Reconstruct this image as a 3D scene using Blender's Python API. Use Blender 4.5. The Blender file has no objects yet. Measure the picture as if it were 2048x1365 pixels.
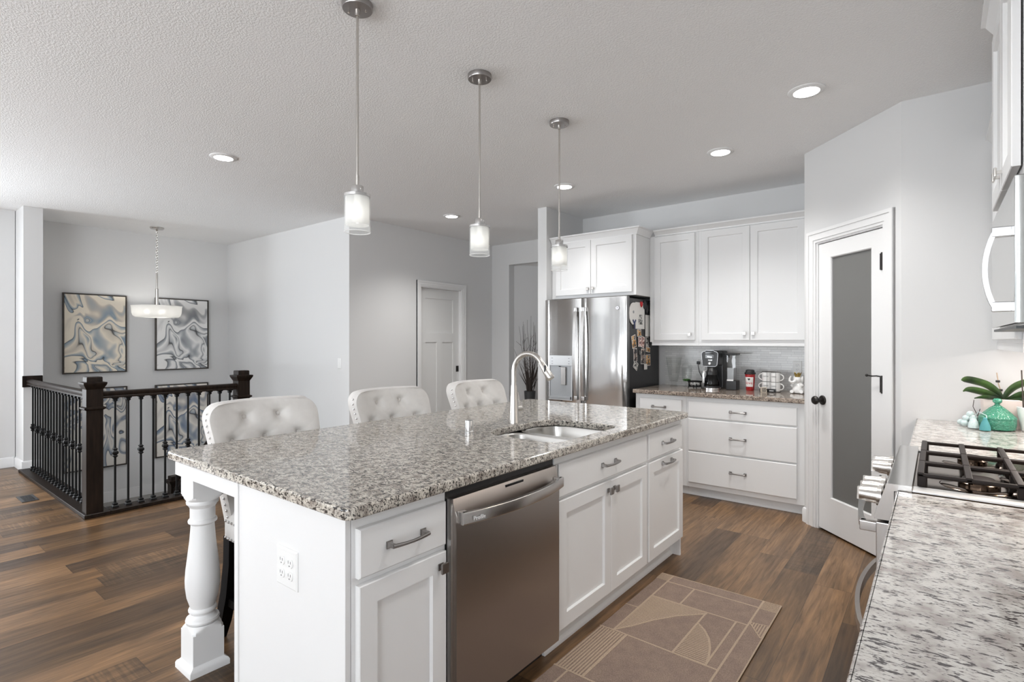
import bpy, bmesh, math, random
from mathutils import Vector, Matrix
S = bpy.context.scene
C = S.collection
PI = math.pi
random.seed(7)

# ------------------------------------------------------------------ camera, world, light, exposure
EYE = 1.345
YAW = math.atan(850 / 1073)
cam = bpy.data.cameras.new('camera'); cam.lens = 36 * 1073 / 2048; cam.sensor_width = 36; cam.clip_start = 0.02
co = bpy.data.objects.new('camera', cam); C.objects.link(co)
co.location = (0, 0, EYE); co.rotation_euler = (PI / 2, 0, YAW)
S.camera = co
W = bpy.data.worlds.new('world'); S.world = W; W.use_nodes = True
W.node_tree.nodes['Background'].inputs[0].default_value = (0.93, 0.96, 1.0, 1)
W.node_tree.nodes['Background'].inputs[1].default_value = 0.6
S.view_settings.view_transform = 'Standard'; S.view_settings.look = 'None'
S.view_settings.exposure = 0.08; S.view_settings.gamma = 1.0; S.view_settings.use_curve_mapping = False
S.cycles.max_bounces = 10; S.cycles.diffuse_bounces = 5; S.cycles.glossy_bounces = 5
S.cycles.transmission_bounces = 8; S.cycles.transparent_max_bounces = 16
S.cycles.caustics_reflective = False; S.cycles.caustics_refractive = False
S.cycles.use_denoising = True; S.cycles.sample_clamp_indirect = 6

def area(name, loc, rot, sx, sy, power, col=(1, 1, 1), spread=PI):
    l = bpy.data.lights.new(name, 'AREA'); l.shape = 'RECTANGLE'; l.size = sx; l.size_y = sy
    l.energy = power; l.color = col; l.spread = spread
    o = bpy.data.objects.new(name, l); C.objects.link(o); o.location = loc; o.rotation_euler = rot
    return o
# daylight through the windows of the great room behind the camera: the sky's share enters level or downward,
# and upward-tilted lights are added at the openings to brighten the ceiling
DAY = (0.90, 0.95, 1.0)
REAR_Y = -6.0
REAR_WIN = [(-7.2, -5.1), (-4.5, -2.4), (-1.8, 0.2)]
LEFT_WIN = [(-5.9, -5.05), (-4.75, -3.9), (-1.5, .0)]
RIGHT_FILL_WIN = [(-5.4, -2.4)]
P_REAR, P_LEFT, P_RIGHT, P_REAR_UP, P_LEFT_UP, P_RIGHT_UP = 8, 140, 190, 95, .4, 30
P_CAN = 138
UP = math.radians(52); SPR = math.radians(130)
for a, b in REAR_WIN:
    area('rear_sky_light', ((a + b) / 2, REAR_Y + 0.02, 1.3), (PI / 2, 0, 0), b - a, 2.1, P_REAR, DAY)
    area('rear_ceiling_fill', ((a + b) / 2, REAR_Y + 0.10, 0.9), (PI / 2 + UP, 0, 0), b - a, 1.2, P_REAR_UP, DAY, SPR)
for a, b in LEFT_WIN:          # the two farther ones are dim, added as bright bands for the refrigerator reflection
    far = a < -3
    area('left_reflection_light' if far else 'left_sky_light', (-7.73, (a + b) / 2, 1.3), (0, -PI / 2, 0), 1.5, b - a, 1.6 if far else P_LEFT, DAY)
    if not far: area('left_ceiling_fill', (-7.70, (a + b) / 2, 1.0), (0, -PI / 2 - UP, 0), 1.0, b - a, P_LEFT_UP, DAY, SPR)
for a, b in RIGHT_FILL_WIN:  # unseen right-hand window, added to brighten the surfaces facing it
    area('right_fill_light', (.536, (a + b) / 2, 1.3), (0, PI / 2, 0), 2.1, b - a, P_RIGHT, DAY)
    area('right_ceiling_fill', (.50, (a + b) / 2, 1.0), (0, PI / 2 + UP, 0), 1.0, b - a, P_RIGHT_UP, DAY, SPR)

# ------------------------------------------------------------------ materials
def lin(h):
    h = h.lstrip('#'); r = [int(h[i:i + 2], 16) / 255 for i in (0, 2, 4)]
    return tuple(c / 12.92 if c <= .04045 else ((c + .055) / 1.055) ** 2.4 for c in r) + (1,)
class Mat:
    def __init__(s, name, col=(.8, .8, .8, 1), rough=.5, metal=0., **kw):
        s.m = bpy.data.materials.new(name); s.m.use_nodes = True; s.t = s.m.node_tree
        s.b = s.t.nodes['Principled BSDF']; s.set('Base Color', col); s.set('Roughness', rough); s.set('Metallic', metal)
        for k, v in kw.items(): s.set(k.replace('_', ' '), v)
    def set(s, k, v): s.b.inputs[k].default_value = v
    def n(s, t, **kw):
        n = s.t.nodes.new('ShaderNode' + t)
        for k, v in kw.items():
            if k.startswith('i_'):
                key = k[2:]; key = int(key) if key.isdigit() else key.replace('_', ' ')
                n.inputs[key].default_value = v
            else: setattr(n, k, v)
        return n
    def l(s, a, b): s.t.links.new(a, b)
    def coords(s, scale=(1, 1, 1), rot=(0, 0, 0), loc=(0, 0, 0), vec=None):
        if vec is None: vec = s.n('TexCoord').outputs['Object']
        mp = s.n('Mapping'); mp.inputs['Scale'].default_value = scale; mp.inputs['Rotation'].default_value = rot; mp.inputs['Location'].default_value = loc
        s.l(vec, mp.inputs['Vector']); return mp.outputs[0]
    def noise(s, vec, scale, detail=2, rough=.5, dist=0):
        n = s.n('TexNoise'); n.inputs['Scale'].default_value = scale; n.inputs['Detail'].default_value = detail
        n.inputs['Roughness'].default_value = rough; n.inputs['Distortion'].default_value = dist
        s.l(vec, n.inputs['Vector']); return n.outputs['Fac']
    def ramp(s, fac, stops, interp='LINEAR'):
        r = s.n('ValToRGB'); r.color_ramp.interpolation = interp; e = r.color_ramp.elements
        while len(e) < len(stops): e.new(.5)
        for i, (p, c) in enumerate(stops):
            e[i].position = p; e[i].color = c if len(c) == 4 else (*c, 1)
        s.l(fac, r.inputs[0]); return r.outputs[0]
    def mix(s, fac, a, b, mode='MIX'):
        m = s.n('MixRGB', blend_type=mode)
        for i, x in enumerate((fac, a, b)):
            if hasattr(x, 'links'): s.l(x, m.inputs[i])
            else: m.inputs[i].default_value = x
        return m.outputs[0]
    def math(s, op, a, b=None):
        m = s.n('Math', operation=op)
        for i, x in enumerate((a, b)):
            if x is None: continue
            if hasattr(x, 'links'): s.l(x, m.inputs[i])
            else: m.inputs[i].default_value = x
        return m.outputs[0]
    def bump(s, h, strength, dist=.01):
        b = s.n('Bump'); b.inputs['Strength'].default_value = strength; b.inputs['Distance'].default_value = dist
        s.l(h, b.inputs['Height']); s.l(b.outputs[0], s.b.inputs['Normal'])
    def base(s, o): s.l(o, s.b.inputs['Base Color'])
    def rough(s, o): s.l(o, s.b.inputs['Roughness'])
def g(v): return (v, v, v, 1)
BW = [(0, g(0)), (1, g(1))]
M = {}
def paint(name, col, rough=.6, bs=.05):
    m = Mat(name, col, rough); m.bump(m.noise(m.coords(), 180, 2), bs, .002); M[name] = m.m
paint('wall', (.69, .69, .688, 1), .65)
paint('wall_white', (.72, .72, .715, 1), .6)
m = Mat('ceiling', (.88, .88, .88, 1), .8); v = m.coords()
m.bump(m.ramp(m.noise(v, 100, 3, .55, .4), [(.42, g(0)), (.60, g(1))]), .36, .0035); M['ceiling'] = m.m
m = Mat('cabinet_white', (.79, .79, .788, 1), .35); M['cab'] = m.m
m = Mat('trim_white', (.79, .79, .788, 1), .4); M['trim'] = m.m
m = Mat('door_grey_white', (.74, .74, .73, 1), .4); M['doorpaint'] = m.m
# floor: planks running along Y
m = Mat('floor_planks', (.1, .06, .04, 1), .34)
sep = m.n('SeparateXYZ'); m.l(m.n('TexCoord').outputs['Object'], sep.inputs[0])
PW, PL = .178, 1.22
ux = m.math('DIVIDE', sep.outputs[0], PW); row = m.math('FLOOR', ux)
wn = m.n('TexWhiteNoise', noise_dimensions='1D'); m.l(row, wn.inputs['W'])
vy = m.math('ADD', m.math('DIVIDE', sep.outputs[1], PL), m.math('MULTIPLY', wn.outputs[0], 7.3)); colm = m.math('FLOOR', vy)
cmb = m.n('CombineXYZ'); m.l(row, cmb.inputs[0]); m.l(colm, cmb.inputs[1])
wn2 = m.n('TexWhiteNoise', noise_dimensions='3D'); m.l(cmb.outputs[0], wn2.inputs['Vector'])
rnd = wn2.outputs[0]
base = m.ramp(rnd, [(0, lin('#473525')), (.3, lin('#5e472f')), (.6, lin('#6e5338')), (.85, lin('#7e6145')), (1, lin('#57432f'))])
# grain: shifted per plank
off = m.n('CombineXYZ'); m.l(m.math('MULTIPLY', rnd, 31.0), off.inputs[0]); m.l(m.math('MULTIPLY', rnd, 17.0), off.inputs[2])
va = m.n('VectorMath', operation='ADD'); m.l(m.n('TexCoord').outputs['Object'], va.inputs[0]); m.l(off.outputs[0], va.inputs[1])
gv = m.coords((26, 1.6, 1), vec=va.outputs[0])
gr = m.noise(gv, 2.2, 6, .62, .6)
gcol = m.ramp(gr, [(.28, g(.20)), (.42, g(.50)), (.55, g(.72)), (.70, g(1.0))])
patch = m.ramp(m.noise(m.coords((5, .9, 1), vec=va.outputs[0]), 1.6, 3, .5, .8), [(.35, g(.55)), (.65, g(1.0))])
col = m.mix(1, m.mix(.85, base, gcol, 'MULTIPLY'), patch, 'MULTIPLY')
# saw marks across some planks
saw = m.ramp(m.noise(m.coords((3, 70, 1), vec=va.outputs[0]), 1.2, 2), [(.46, g(.55)), (.58, g(1))])
sel = m.math('MULTIPLY', m.math('GREATER_THAN', rnd, .80), .75)
col = m.mix(sel, col, m.mix(1, col, saw, 'MULTIPLY'))
fx = m.math('FRACT', ux); fy = m.math('FRACT', vy)
gap = m.math('MAXIMUM', m.math('LESS_THAN', fx, .012), m.math('LESS_THAN', fy, .0022))
col = m.mix(m.math('MULTIPLY', gap, .75), col, lin('#1c130d'))
br = m.mix(1, col, (1.72, 1.70, 1.66, 1), 'MULTIPLY'); m.base(br)
m.rough(m.ramp(gr, [(.3, g(.40)), (.7, g(.28))])); m.bump(m.math('SUBTRACT', gr, m.math('MULTIPLY', gap, 1.5)), .12, .002); M['floor'] = m.m
# granite
def granite(name, light, mid, dark, sc, rot, stretch, lo, rough=.07):
    m = Mat(name, (.5, .5, .5, 1), rough, IOR=1.55); tc = m.n('TexCoord').outputs['Object']
    v = m.coords((1, stretch, 1.6), (0, 0, rot), vec=tc)
    vv = m.coords((1, 1, 1), (0, 0, rot), vec=tc)
    n1 = m.noise(v, sc, 4, .62, .35)
    n2 = m.noise(vv, sc * .42, 3, .6)
    n3 = m.noise(v, sc * 2.3, 3, .6, .2)
    c = m.ramp(n2, [(.36, mid), (.56, light)])
    c = m.mix(m.ramp(n3, [(.51, g(0)), (.63, g(.75))]), c, mid)
    c = m.mix(m.ramp(n1, [(lo, g(0)), (lo + .04, g(.92))]), c, dark)
    c = m.mix(m.ramp(n3, [(.615, g(0)), (.655, g(.9))]), c, dark)
    m.base(c); M[name] = m.m
granite('granite_island', lin('#d6d0c5'), lin('#948c84'), lin('#1d1b1d'), 74, -.6, 2.3, .53)
granite('granite_range', lin('#d6d3ce'), lin('#a8a09b'), lin('#3a3335'), 42, -.35, 2.5, .56)
granite('granite_wall', lin('#b8aa9c'), lin('#85766b'), lin('#2f2a2a'), 90, -.5, 2.2, .53)
# metals
def brushed(name, col, rough, wave=0., sx=3., metal=1.0, fine=.04, axis='z'):
    m = Mat(name, col, rough, metal); v = m.coords()
    st = (400, 400, 3) if axis == 'z' else (3, 3, 400)
    h = m.noise(m.coords(st), 1.0, 2)
    if wave:
        w = m.noise(m.coords((sx, sx, .28)), 1.0, 1.5, .45, .4)
        h = m.math('ADD', m.math('MULTIPLY', h, fine * .02), m.math('MULTIPLY', w, wave))
        m.bump(h, 1.0, .02)
    else: m.bump(h, fine, .0005)
    M[name] = m.m
brushed('fridge_steel', (.56, .55, .54, 1), .085, wave=.13, sx=5.5)
brushed('steel', (.62, .61, .60, 1), .22)
brushed('sink_steel', (.64, .63, .61, 1), .28, axis='y')
brushed('dishwasher_steel', (.42, .385, .36, 1), .30)
M['steel_plain'] = Mat('steel_plain', (.66, .655, .65, 1), .2, 1).m
M['black_wood'] = Mat('black_wood', (.005, .004, .004, 1), .6, Specular_IOR_Level=.06).m
M['trim_steel'] = Mat('trim_steel', (.78, .78, .78, 1), .5, .85).m
M['nickel'] = Mat('brushed_nickel', (.60, .575, .545, 1), .27, 1).m
M['pewter'] = Mat('pewter', (.30, .285, .275, 1), .33, 1).m
M['chrome'] = Mat('chrome', (.62, .62, .63, 1), .3, 1).m
M['steel_mid'] = Mat('steel_mid', (.40, .40, .40, 1), .38, 1).m
M['bronze'] = Mat('dark_bronze', (.03, .027, .025, 1), .35, .6).m
M['canopy'] = Mat('canopy_nickel', (.36, .34, .33, 1), .3, 1).m
M['black'] = Mat('black_plastic', (.016, .016, .017, 1), .35).m
M['black_gloss'] = Mat('black_gloss', (.012, .012, .013, 1), .08).m
M['iron'] = Mat('black_iron', (.006, .006, .0065, 1), .5, 0., Specular_IOR_Level=.25).m
M['dark_grey'] = Mat('dark_grey', (.045, .047, .05, 1), .4).m
M['fridge_side'] = Mat('fridge_side', (.028, .028, .03, 1), .38).m
M['fridge_edge'] = Mat('fridge_edge', (.20, .20, .20, 1), .35, .8).m
M['grey_plastic'] = Mat('grey_plastic', (.33, .34, .35, 1), .35, .3).m
M['white_plastic'] = Mat('white_plastic', (.82, .82, .81, 1), .3).m
M['ceramic'] = Mat('white_ceramic', (.85, .845, .83, 1), .15).m
M['paper'] = Mat('white_paper', (.78, .76, .73, 1), .6).m
M['ink'] = Mat('black_ink', (.02, .02, .02, 1), .5).m
M['white_ink'] = Mat('white_ink', (.85, .85, .85, 1), .5).m
M['red'] = Mat('red_plastic', (.52, .012, .018, 1), .35).m
M['gold'] = Mat('gold', (.45, .32, .10, 1), .35, .8).m
M['navy'] = Mat('navy', (.03, .045, .13, 1), .5).m
M['twig'] = Mat('twig', (.055, .042, .036, 1), .8).m
M['brown_panel'] = Mat('brown_panel', (.085, .065, .05, 1), .5).m
M['soil'] = Mat('soil', (.05, .035, .025, 1), .9).m
M['planter_pink'] = Mat('planter_pink', (.80, .69, .65, 1), .4).m
M['carpet'] = Mat('carpet', (.30, .29, .275, 1), .95).m
m = Mat('dark_wood', (.02, .014, .011, 1), .42, Specular_IOR_Level=.16); gr = m.noise(m.coords((30, 30, 3)), 1.5, 4, .6)
m.base(m.ramp(gr, [(.3, (.007, .005, .004, 1)), (.7, (.022, .014, .010, 1))])); M['dark_wood'] = m.m
m = Mat('grate_iron', (.013, .0075, .0055, 1), .42, Specular_IOR_Level=.2); m.bump(m.noise(m.coords(), 400, 2), .1, .001); M['grate'] = m.m
M['cooktop'] = Mat('cooktop_enamel', (.16, .115, .085, 1), .13, 1.).m
m = Mat('velvet', (.74, .715, .69, 1), .85, Sheen_Weight=.35, Sheen_Roughness=.4)
m.base(m.ramp(m.noise(m.coords(), 7, 4, .6), [(.3, (.66, .635, .61, 1)), (.7, (.78, .76, .735, 1))])); M['velvet'] = m.m
# leaves
m = Mat('orchid_leaf', (.05, .12, .03, 1), .35); m.base(m.ramp(m.noise(m.coords((1, 1, 1)), 9, 3), [(.35, (.018, .035, .018, 1)), (.65, (.075, .15, .035, 1))])); M['leaf'] = m.m
# glass
def simple_glass(name, tint, fres=1.45, rough=.02, gloss=1.0):
    m = bpy.data.materials.new(name); m.use_nodes = True; t = m.node_tree; t.nodes.clear()
    o = t.nodes.new('ShaderNodeOutputMaterial'); mx = t.nodes.new('ShaderNodeMixShader'); tr = t.nodes.new('ShaderNodeBsdfTransparent')
    gl = t.nodes.new('ShaderNodeBsdfGlossy'); lw = t.nodes.new('ShaderNodeFresnel'); lw.inputs[0].default_value = fres
    tr.inputs[0].default_value = tint; gl.inputs['Roughness'].default_value = rough
    ge = t.nodes.new('ShaderNodeNewGeometry'); mu = t.nodes.new('ShaderNodeMath'); mu.operation = 'MULTIPLY_ADD'; mu.inputs[1].default_value = -1; mu.inputs[2].default_value = 1; m3 = t.nodes.new('ShaderNodeMath'); m3.operation = 'MULTIPLY'
    t.links.new(ge.outputs['Backfacing'], mu.inputs[0]); t.links.new(mu.outputs[0], m3.inputs[0]); t.links.new(lw.outputs[0], m3.inputs[1])
    t.links.new(m3.outputs[0], mx.inputs[0]); t.links.new(tr.outputs[0], mx.inputs[1]); t.links.new(gl.outputs[0], mx.inputs[2]); t.links.new(mx.outputs[0], o.inputs[0])
    M[name] = m
simple_glass('clear_glass', (.97, .975, .972, 1), 1.6)
simple_glass('smoke_glass', (.45, .45, .46, 1))
m = Mat('frosted_glass', (.55, .55, .53, 1), .45, 0, Transmission_Weight=.72, IOR=1.45); M['frosted'] = m.m
m = Mat('green_glass', (.12, .55, .36, 1), .08, 0, Transmission_Weight=.6, IOR=1.5)
vo = m.n('TexVoronoi'); vo.inputs['Scale'].default_value = 110; m.l(m.coords(), vo.inputs['Vector']); m.bump(vo.outputs['Distance'], .8, .004); M['green_glass'] = m.m
def shade_glass(name, mixv, col):
    m = bpy.data.materials.new(name); m.use_nodes = True; t = m.node_tree; t.nodes.clear()
    o = t.nodes.new('ShaderNodeOutputMaterial'); mx = t.nodes.new('ShaderNodeMixShader'); tr = t.nodes.new('ShaderNodeBsdfTransparent')
    a = t.nodes.new('ShaderNodeBsdfTranslucent'); d = t.nodes.new('ShaderNodeBsdfDiffuse'); m2 = t.nodes.new('ShaderNodeMixShader'); m2.inputs[0].default_value = .45
    a.inputs[0].default_value = col; d.inputs[0].default_value = col
    t.links.new(a.outputs[0], m2.inputs[1]); t.links.new(d.outputs[0], m2.inputs[2])
    mx.inputs[0].default_value = mixv; t.links.new(tr.outputs[0], mx.inputs[1]); t.links.new(m2.outputs[0], mx.inputs[2]); t.links.new(mx.outputs[0], o.inputs[0])
    M[name] = m
shade_glass('shade_frost', .72, (.80, .80, .79, 1)); shade_glass('shade_clear', .16, (.9, .92, .92, 1)); shade_glass('shade_rim', .75, (.95, .95, .95, 1)); shade_glass('bowl_frost', .93, (.70, .70, .69, 1))
def emit(name, col, st):
    m = Mat(name, (1, 1, 1, 1), .5); m.set('Emission Color', col); m.set('Emission Strength', st); M[name] = m.m
emit('bulb', (1, .965, .91, 1), 3.0); emit('led', (1, .99, .975, 1), 14); emit('chandelier_bulb', (1, .96, .90, 1), 62); emit('display', (.9, .95, 1, 1), 1.2)
# tile
m = Mat('backsplash_tile', (.7, .7, .7, 1), .18); bk = m.n('TexBrick'); bk.offset = .37; bk.offset_frequency = 2; bk.squash = 1.25; bk.squash_frequency = 3
v = m.coords((1, 1, 1), (PI / 2, 0, 0)); m.l(v, bk.inputs['Vector'])
for k, x in (('Scale', 1.0), ('Mortar Size', .0011), ('Brick Width', .085), ('Row Height', .0208), ('Mortar Smooth', .3), ('Bias', 0.)): bk.inputs[k].default_value = x
bk.inputs['Color1'].default_value = (.68, .68, .675, 1); bk.inputs['Color2'].default_value = (.80, .80, .79, 1); bk.inputs['Mortar'].default_value = (.52, .52, .515, 1)
m.base(bk.outputs['Color']); m.bump(m.math('SUBTRACT', 1.0, bk.outputs['Fac']), .3, .002); M['tile'] = m.m
# fluid art
def art(name, stops, seed, rough=.12):
    m = Mat(name, (.8, .8, .8, 1), rough); v = m.coords((1, 1.25, 1), (.35, 0, 0), (seed, seed * 1.7, seed * .3))
    for sc_, am in ((1.5, .75), (2.2, .42)):
        w = m.n('TexNoise'); w.inputs['Scale'].default_value = sc_; w.inputs['Detail'].default_value = 1; m.l(v, w.inputs['Vector'])
        ad = m.n('VectorMath', operation='MULTIPLY_ADD'); m.l(w.outputs['Color'], ad.inputs[0]); ad.inputs[1].default_value = (am, am * 1.6, am * 1.6); m.l(v, ad.inputs[2]); v = ad.outputs[0]
    n = m.noise(v, 1.35, 2.0, .4, .9); m.base(m.ramp(n, stops)); M[name] = m.m
def artstops(a, b, c, d, k): return [(.25, b), (.335, c), (.365, a), (.396, d), (.402, k), (.409, b), (.45, a), (.478, d), (.496, c), (.501, k), (.507, a), (.565, a), (.58, b), (.61, c), (.626, d), (.631, k), (.637, d), (.68, a), (.75, b)]
art('art_cream', artstops(lin('#f2e8d6'), lin('#cfc6b8'), lin('#8699a8'), lin('#b4b8b8'), lin('#1c2026')), 3.1)
art('art_grey', artstops(lin('#f0efed'), lin('#c6c6c6'), lin('#84888d'), lin('#adb0b3'), lin('#1d1e21')), 3.1)
art('art_blue', artstops(lin('#ece7de'), lin('#c2beb9'), lin('#75849a'), lin('#9aa3ad'), lin('#20242c')), 3.1)
art('art_mix', artstops(lin('#d9d5cd'), lin('#b3b1ae'), lin('#7c8796'), lin('#9aa0a6'), lin('#26282c')), 8.4)
# snapshot pictures
def snap(name, seed, stops):
    m = Mat(name, (.5, .5, .5, 1), .3); m.base(m.ramp(m.noise(m.coords((1, 1, 1), (0, 0, 0), (seed, seed, seed)), 22, 2, .5, .6), stops, 'CONSTANT')); M[name] = m.m
snap('snap_pink', 1.3, [(0, lin('#3a2f2d')), (.42, lin('#c98f86')), (.52, lin('#e8d5cc')), (.60, lin('#7d4a45'))])
snap('snap_dark', 4.3, [(0, lin('#232327')), (.44, lin('#6b5a52')), (.53, lin('#d7c3b5')), (.62, lin('#2b3640'))])
snap('snap_warm', 6.1, [(0, lin('#57483c')), (.44, lin('#d6962f')), (.53, lin('#ded6ca')), (.60, lin('#33302c'))])
snap('snap_grey', 9.7, [(0, lin('#2a2a2a')), (.44, lin('#8f8f8c')), (.52, lin('#d8d6d0')), (.60, lin('#4d4d50'))])
m = Mat('rug_taupe', (.2, .15, .12, 1), .95); n = m.noise(m.coords(), 260, 3, .7); n2 = m.noise(m.coords(), 18, 2)
m.base(m.mix(.35, m.ramp(n, [(.32, lin('#5c4a41')), (.68, lin('#a08b7d'))]), m.ramp(n2, [(.3, lin('#75625a')), (.7, lin('#93806f'))]))); m.bump(n, .5, .003); M['rug'] = m.m
m = Mat('rug_tan', (.4, .3, .2, 1), .95); n = m.noise(m.coords(), 260, 3, .7); m.base(m.ramp(n, [(.3, lin('#8e7a66')), (.7, lin('#bda892'))])); m.bump(n, .4, .003); M['rug_line'] = m.m
m = Mat('tumbler_red', (.5, .01, .02, 1), .35); vo = m.n('TexVoronoi'); vo.inputs['Scale'].default_value = 150; m.l(m.coords(), vo.inputs['Vector'])
m.base(m.ramp(vo.outputs['Distance'], [(.16, lin('#e9b9b4')), (.22, lin('#a8141a'))])); M['tumbler_red'] = m.m
m = Mat('bead_blue', (.62, .74, .74, 1), .45); m.base(m.ramp(m.noise(m.coords(), 90, 2), [(.3, lin('#b5cbcd')), (.7, lin('#d3dfdd'))])); M['bead'] = m.m
M['tassel'] = Mat('teal_tassel', (.08, .30, .32, 1), .8).m
M['sprig'] = Mat('leaf_green', (.10, .2, .03, 1), .5).m
M['block_wood'] = Mat('block_wood', (.62, .55, .46, 1), .5).m
M['twig_pale'] = Mat('twig_pale', (.5, .38, .28, 1), .7).m
M['frame_dark'] = Mat('frame_dark', (.06, .05, .043, 1), .35, .3).m
M['mirror_steel'] = Mat('mirror_steel', (.55, .56, .55, 1), .06, 1).m
M['moss'] = Mat('moss', (.06, .16, .04, 1), .8).m

# ------------------------------------------------------------------ mesh helpers
def ident(a, b, c): return (a, b, c)
def faceX(F): return lambda u, w, z: (F + w, u, z)       # front looks to +X
def faceXn(F): return lambda u, w, z: (F - w, u, z)      # front looks to -X
def faceY(F): return lambda u, w, z: (u, F - w, z)       # front looks to -Y
class MB:
    def __init__(s, mp=None): s.v = []; s.f = []; s.mi = []; s.mp = mp or ident; s.cur = 0; s.bev = False
    def add(s, vs, fs, raw=False):
        k = len(s.v); s.v += [tuple(p) if raw else s.mp(*p) for p in vs]
        s.f += [[i + k for i in f] for f in fs]; s.mi += [s.cur] * len(fs); return s
    def box(s, x0, x1, y0, y1, z0, z1, b=0, seg=2):
        if b:
            s.bev = True; bm = bmesh.new(); bmesh.ops.create_cube(bm, size=1)
            for q in bm.verts: q.co = ((x0 + x1) / 2 + q.co.x * (x1 - x0), (y0 + y1) / 2 + q.co.y * (y1 - y0), (z0 + z1) / 2 + q.co.z * (z1 - z0))
            bmesh.ops.bevel(bm, geom=bm.edges[:], offset=b, segments=seg, profile=.5, affect='EDGES', clamp_overlap=True)
            bm.verts.index_update(); s.add([q.co[:] for q in bm.verts], [[q.index for q in f.verts] for f in bm.faces]); bm.free(); return s
        return s.add([(x, y, z) for x in (x0, x1) for y in (y0, y1) for z in (z0, z1)],
                     [(0, 1, 3, 2), (4, 6, 7, 5), (0, 4, 5, 1), (2, 3, 7, 6), (0, 2, 6, 4), (1, 5, 7, 3)])
    def loops(s, L, cap0=True, cap1=True, closed=True):
        n = len(L[0]); vs = [p for l in L for p in l]; fs = []
        for i in range(len(L) - 1):
            for j in range(n if closed else n - 1):
                k = (j + 1) % n; fs.append((i * n + j, i * n + k, (i + 1) * n + k, (i + 1) * n + j))
        if cap0: fs.append(list(range(n))[::-1])
        if cap1: fs.append([(len(L) - 1) * n + j for j in range(n)])
        return s.add(vs, fs)
    def lathe(s, prof, cx=0, cy=0, cz=0, n=24, cap0=True, cap1=True, axis='z'):
        L = []
        for r, h in prof:
            r = max(r, 1e-5); ring = []
            for j in range(n):
                a = 2 * PI * j / n; p = (r * math.cos(a), r * math.sin(a))
                ring.append({'z': (cx + p[0], cy + p[1], cz + h), 'x': (cx + h, cy + p[0], cz + p[1]), 'y': (cx + p[0], cy + h, cz + p[1])}[axis])
            L.append(ring)
        return s.loops(L, cap0, cap1)
    def cyl(s, p0, p1, r0, r1=None, n=16): return s.tube([p0, p1], [r0, r0 if r1 is None else r1], n)
    def tube(s, pts, r, n=10, fx=1, fy=1, caps=True, up=None):
        P = [Vector(p) for p in pts]; R = r if isinstance(r, (list, tuple)) else [r] * len(P); L = []
        t = (P[1] - P[0]).normalized(); ref = Vector(up) if up else (Vector((0, 0, 1)) if abs(t.z) < .9 else Vector((1, 0, 0)))
        nx = (ref - t * ref.dot(t)).normalized()
        for i, p in enumerate(P):
            a = P[min(i + 1, len(P) - 1)] - P[max(i - 1, 0)]
            if a.length > 1e-9: t = a.normalized()
            nx = (nx - t * nx.dot(t)).normalized(); ny = t.cross(nx)
            L.append([tuple(p + nx * (R[i] * fx * math.cos(2 * PI * j / n)) + ny * (R[i] * fy * math.sin(2 * PI * j / n))) for j in range(n)])
        return s.loops(L, caps, caps)
    def bar(s, pts, w, h, up=(0, 0, 1)):
        "rectangular section along a path; w across, h along 'up'"
        P = [Vector(p) for p in pts]; L = []; U = Vector(up)
        for i, p in enumerate(P):
            t = (P[min(i + 1, len(P) - 1)] - P[max(i - 1, 0)]).normalized(); sd = t.cross(U).normalized(); u2 = sd.cross(t)
            L.append([tuple(p + sd * a * w / 2 + u2 * b * h / 2) for a, b in ((-1, -1), (1, -1), (1, 1), (-1, 1))])
        return s.loops(L)
    def sphere(s, c, r, sx=1, sy=1, sz=1, n=14, m=8):
        L = []
        for i in range(m + 1):
            a = PI * i / m; rr = max(math.sin(a) * r, 1e-5)
            L.append([(c[0] + sx * rr * math.cos(2 * PI * j / n), c[1] + sy * rr * math.sin(2 * PI * j / n), c[2] - sz * r * math.cos(a)) for j in range(n)])
        return s.loops(L)
    def prism(s, poly, h0, h1, axes='xyz'):
        "poly in the first two axes, extruded along the third"
        ix = ['xyz'.index(a) for a in axes]; L = []
        for h in (h0, h1):
            ring = []
            for a, b in poly:
                q = [0, 0, 0]; q[ix[0]] = a; q[ix[1]] = b; q[ix[2]] = h; ring.append(tuple(q))
            L.append(ring)
        return s.loops(L)
    def shaker(s, u0, u1, z0, z1, t=.020, fr=.060, rec=.011, w0=0.0, ch=.0025):
        def rect(i, w): return [(u0 + i, w0 + w, z0 + i), (u1 - i, w0 + w, z0 + i), (u1 - i, w0 + w, z1 - i), (u0 + i, w0 + w, z1 - i)]
        return s.loops([rect(0, 0), rect(0, t - ch), rect(ch, t), rect(fr, t), rect(fr + .004, t - rec)])
    def slab(s, u0, u1, z0, z1, t=.020, w0=0.0, ch=.004):
        def rect(i, w): return [(u0 + i, w0 + w, z0 + i), (u1 - i, w0 + w, z0 + i), (u1 - i, w0 + w, z1 - i), (u0 + i, w0 + w, z1 - i)]
        return s.loops([rect(0, 0), rect(0, t - ch), rect(ch, t)])
OFF = {}
def _prop(o, label=None, cat=None, group=None, kind=None):
    if label: o['label'] = label
    if cat: o['category'] = cat
    if group: o['group'] = group
    if kind: o['kind'] = kind
    return o
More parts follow.
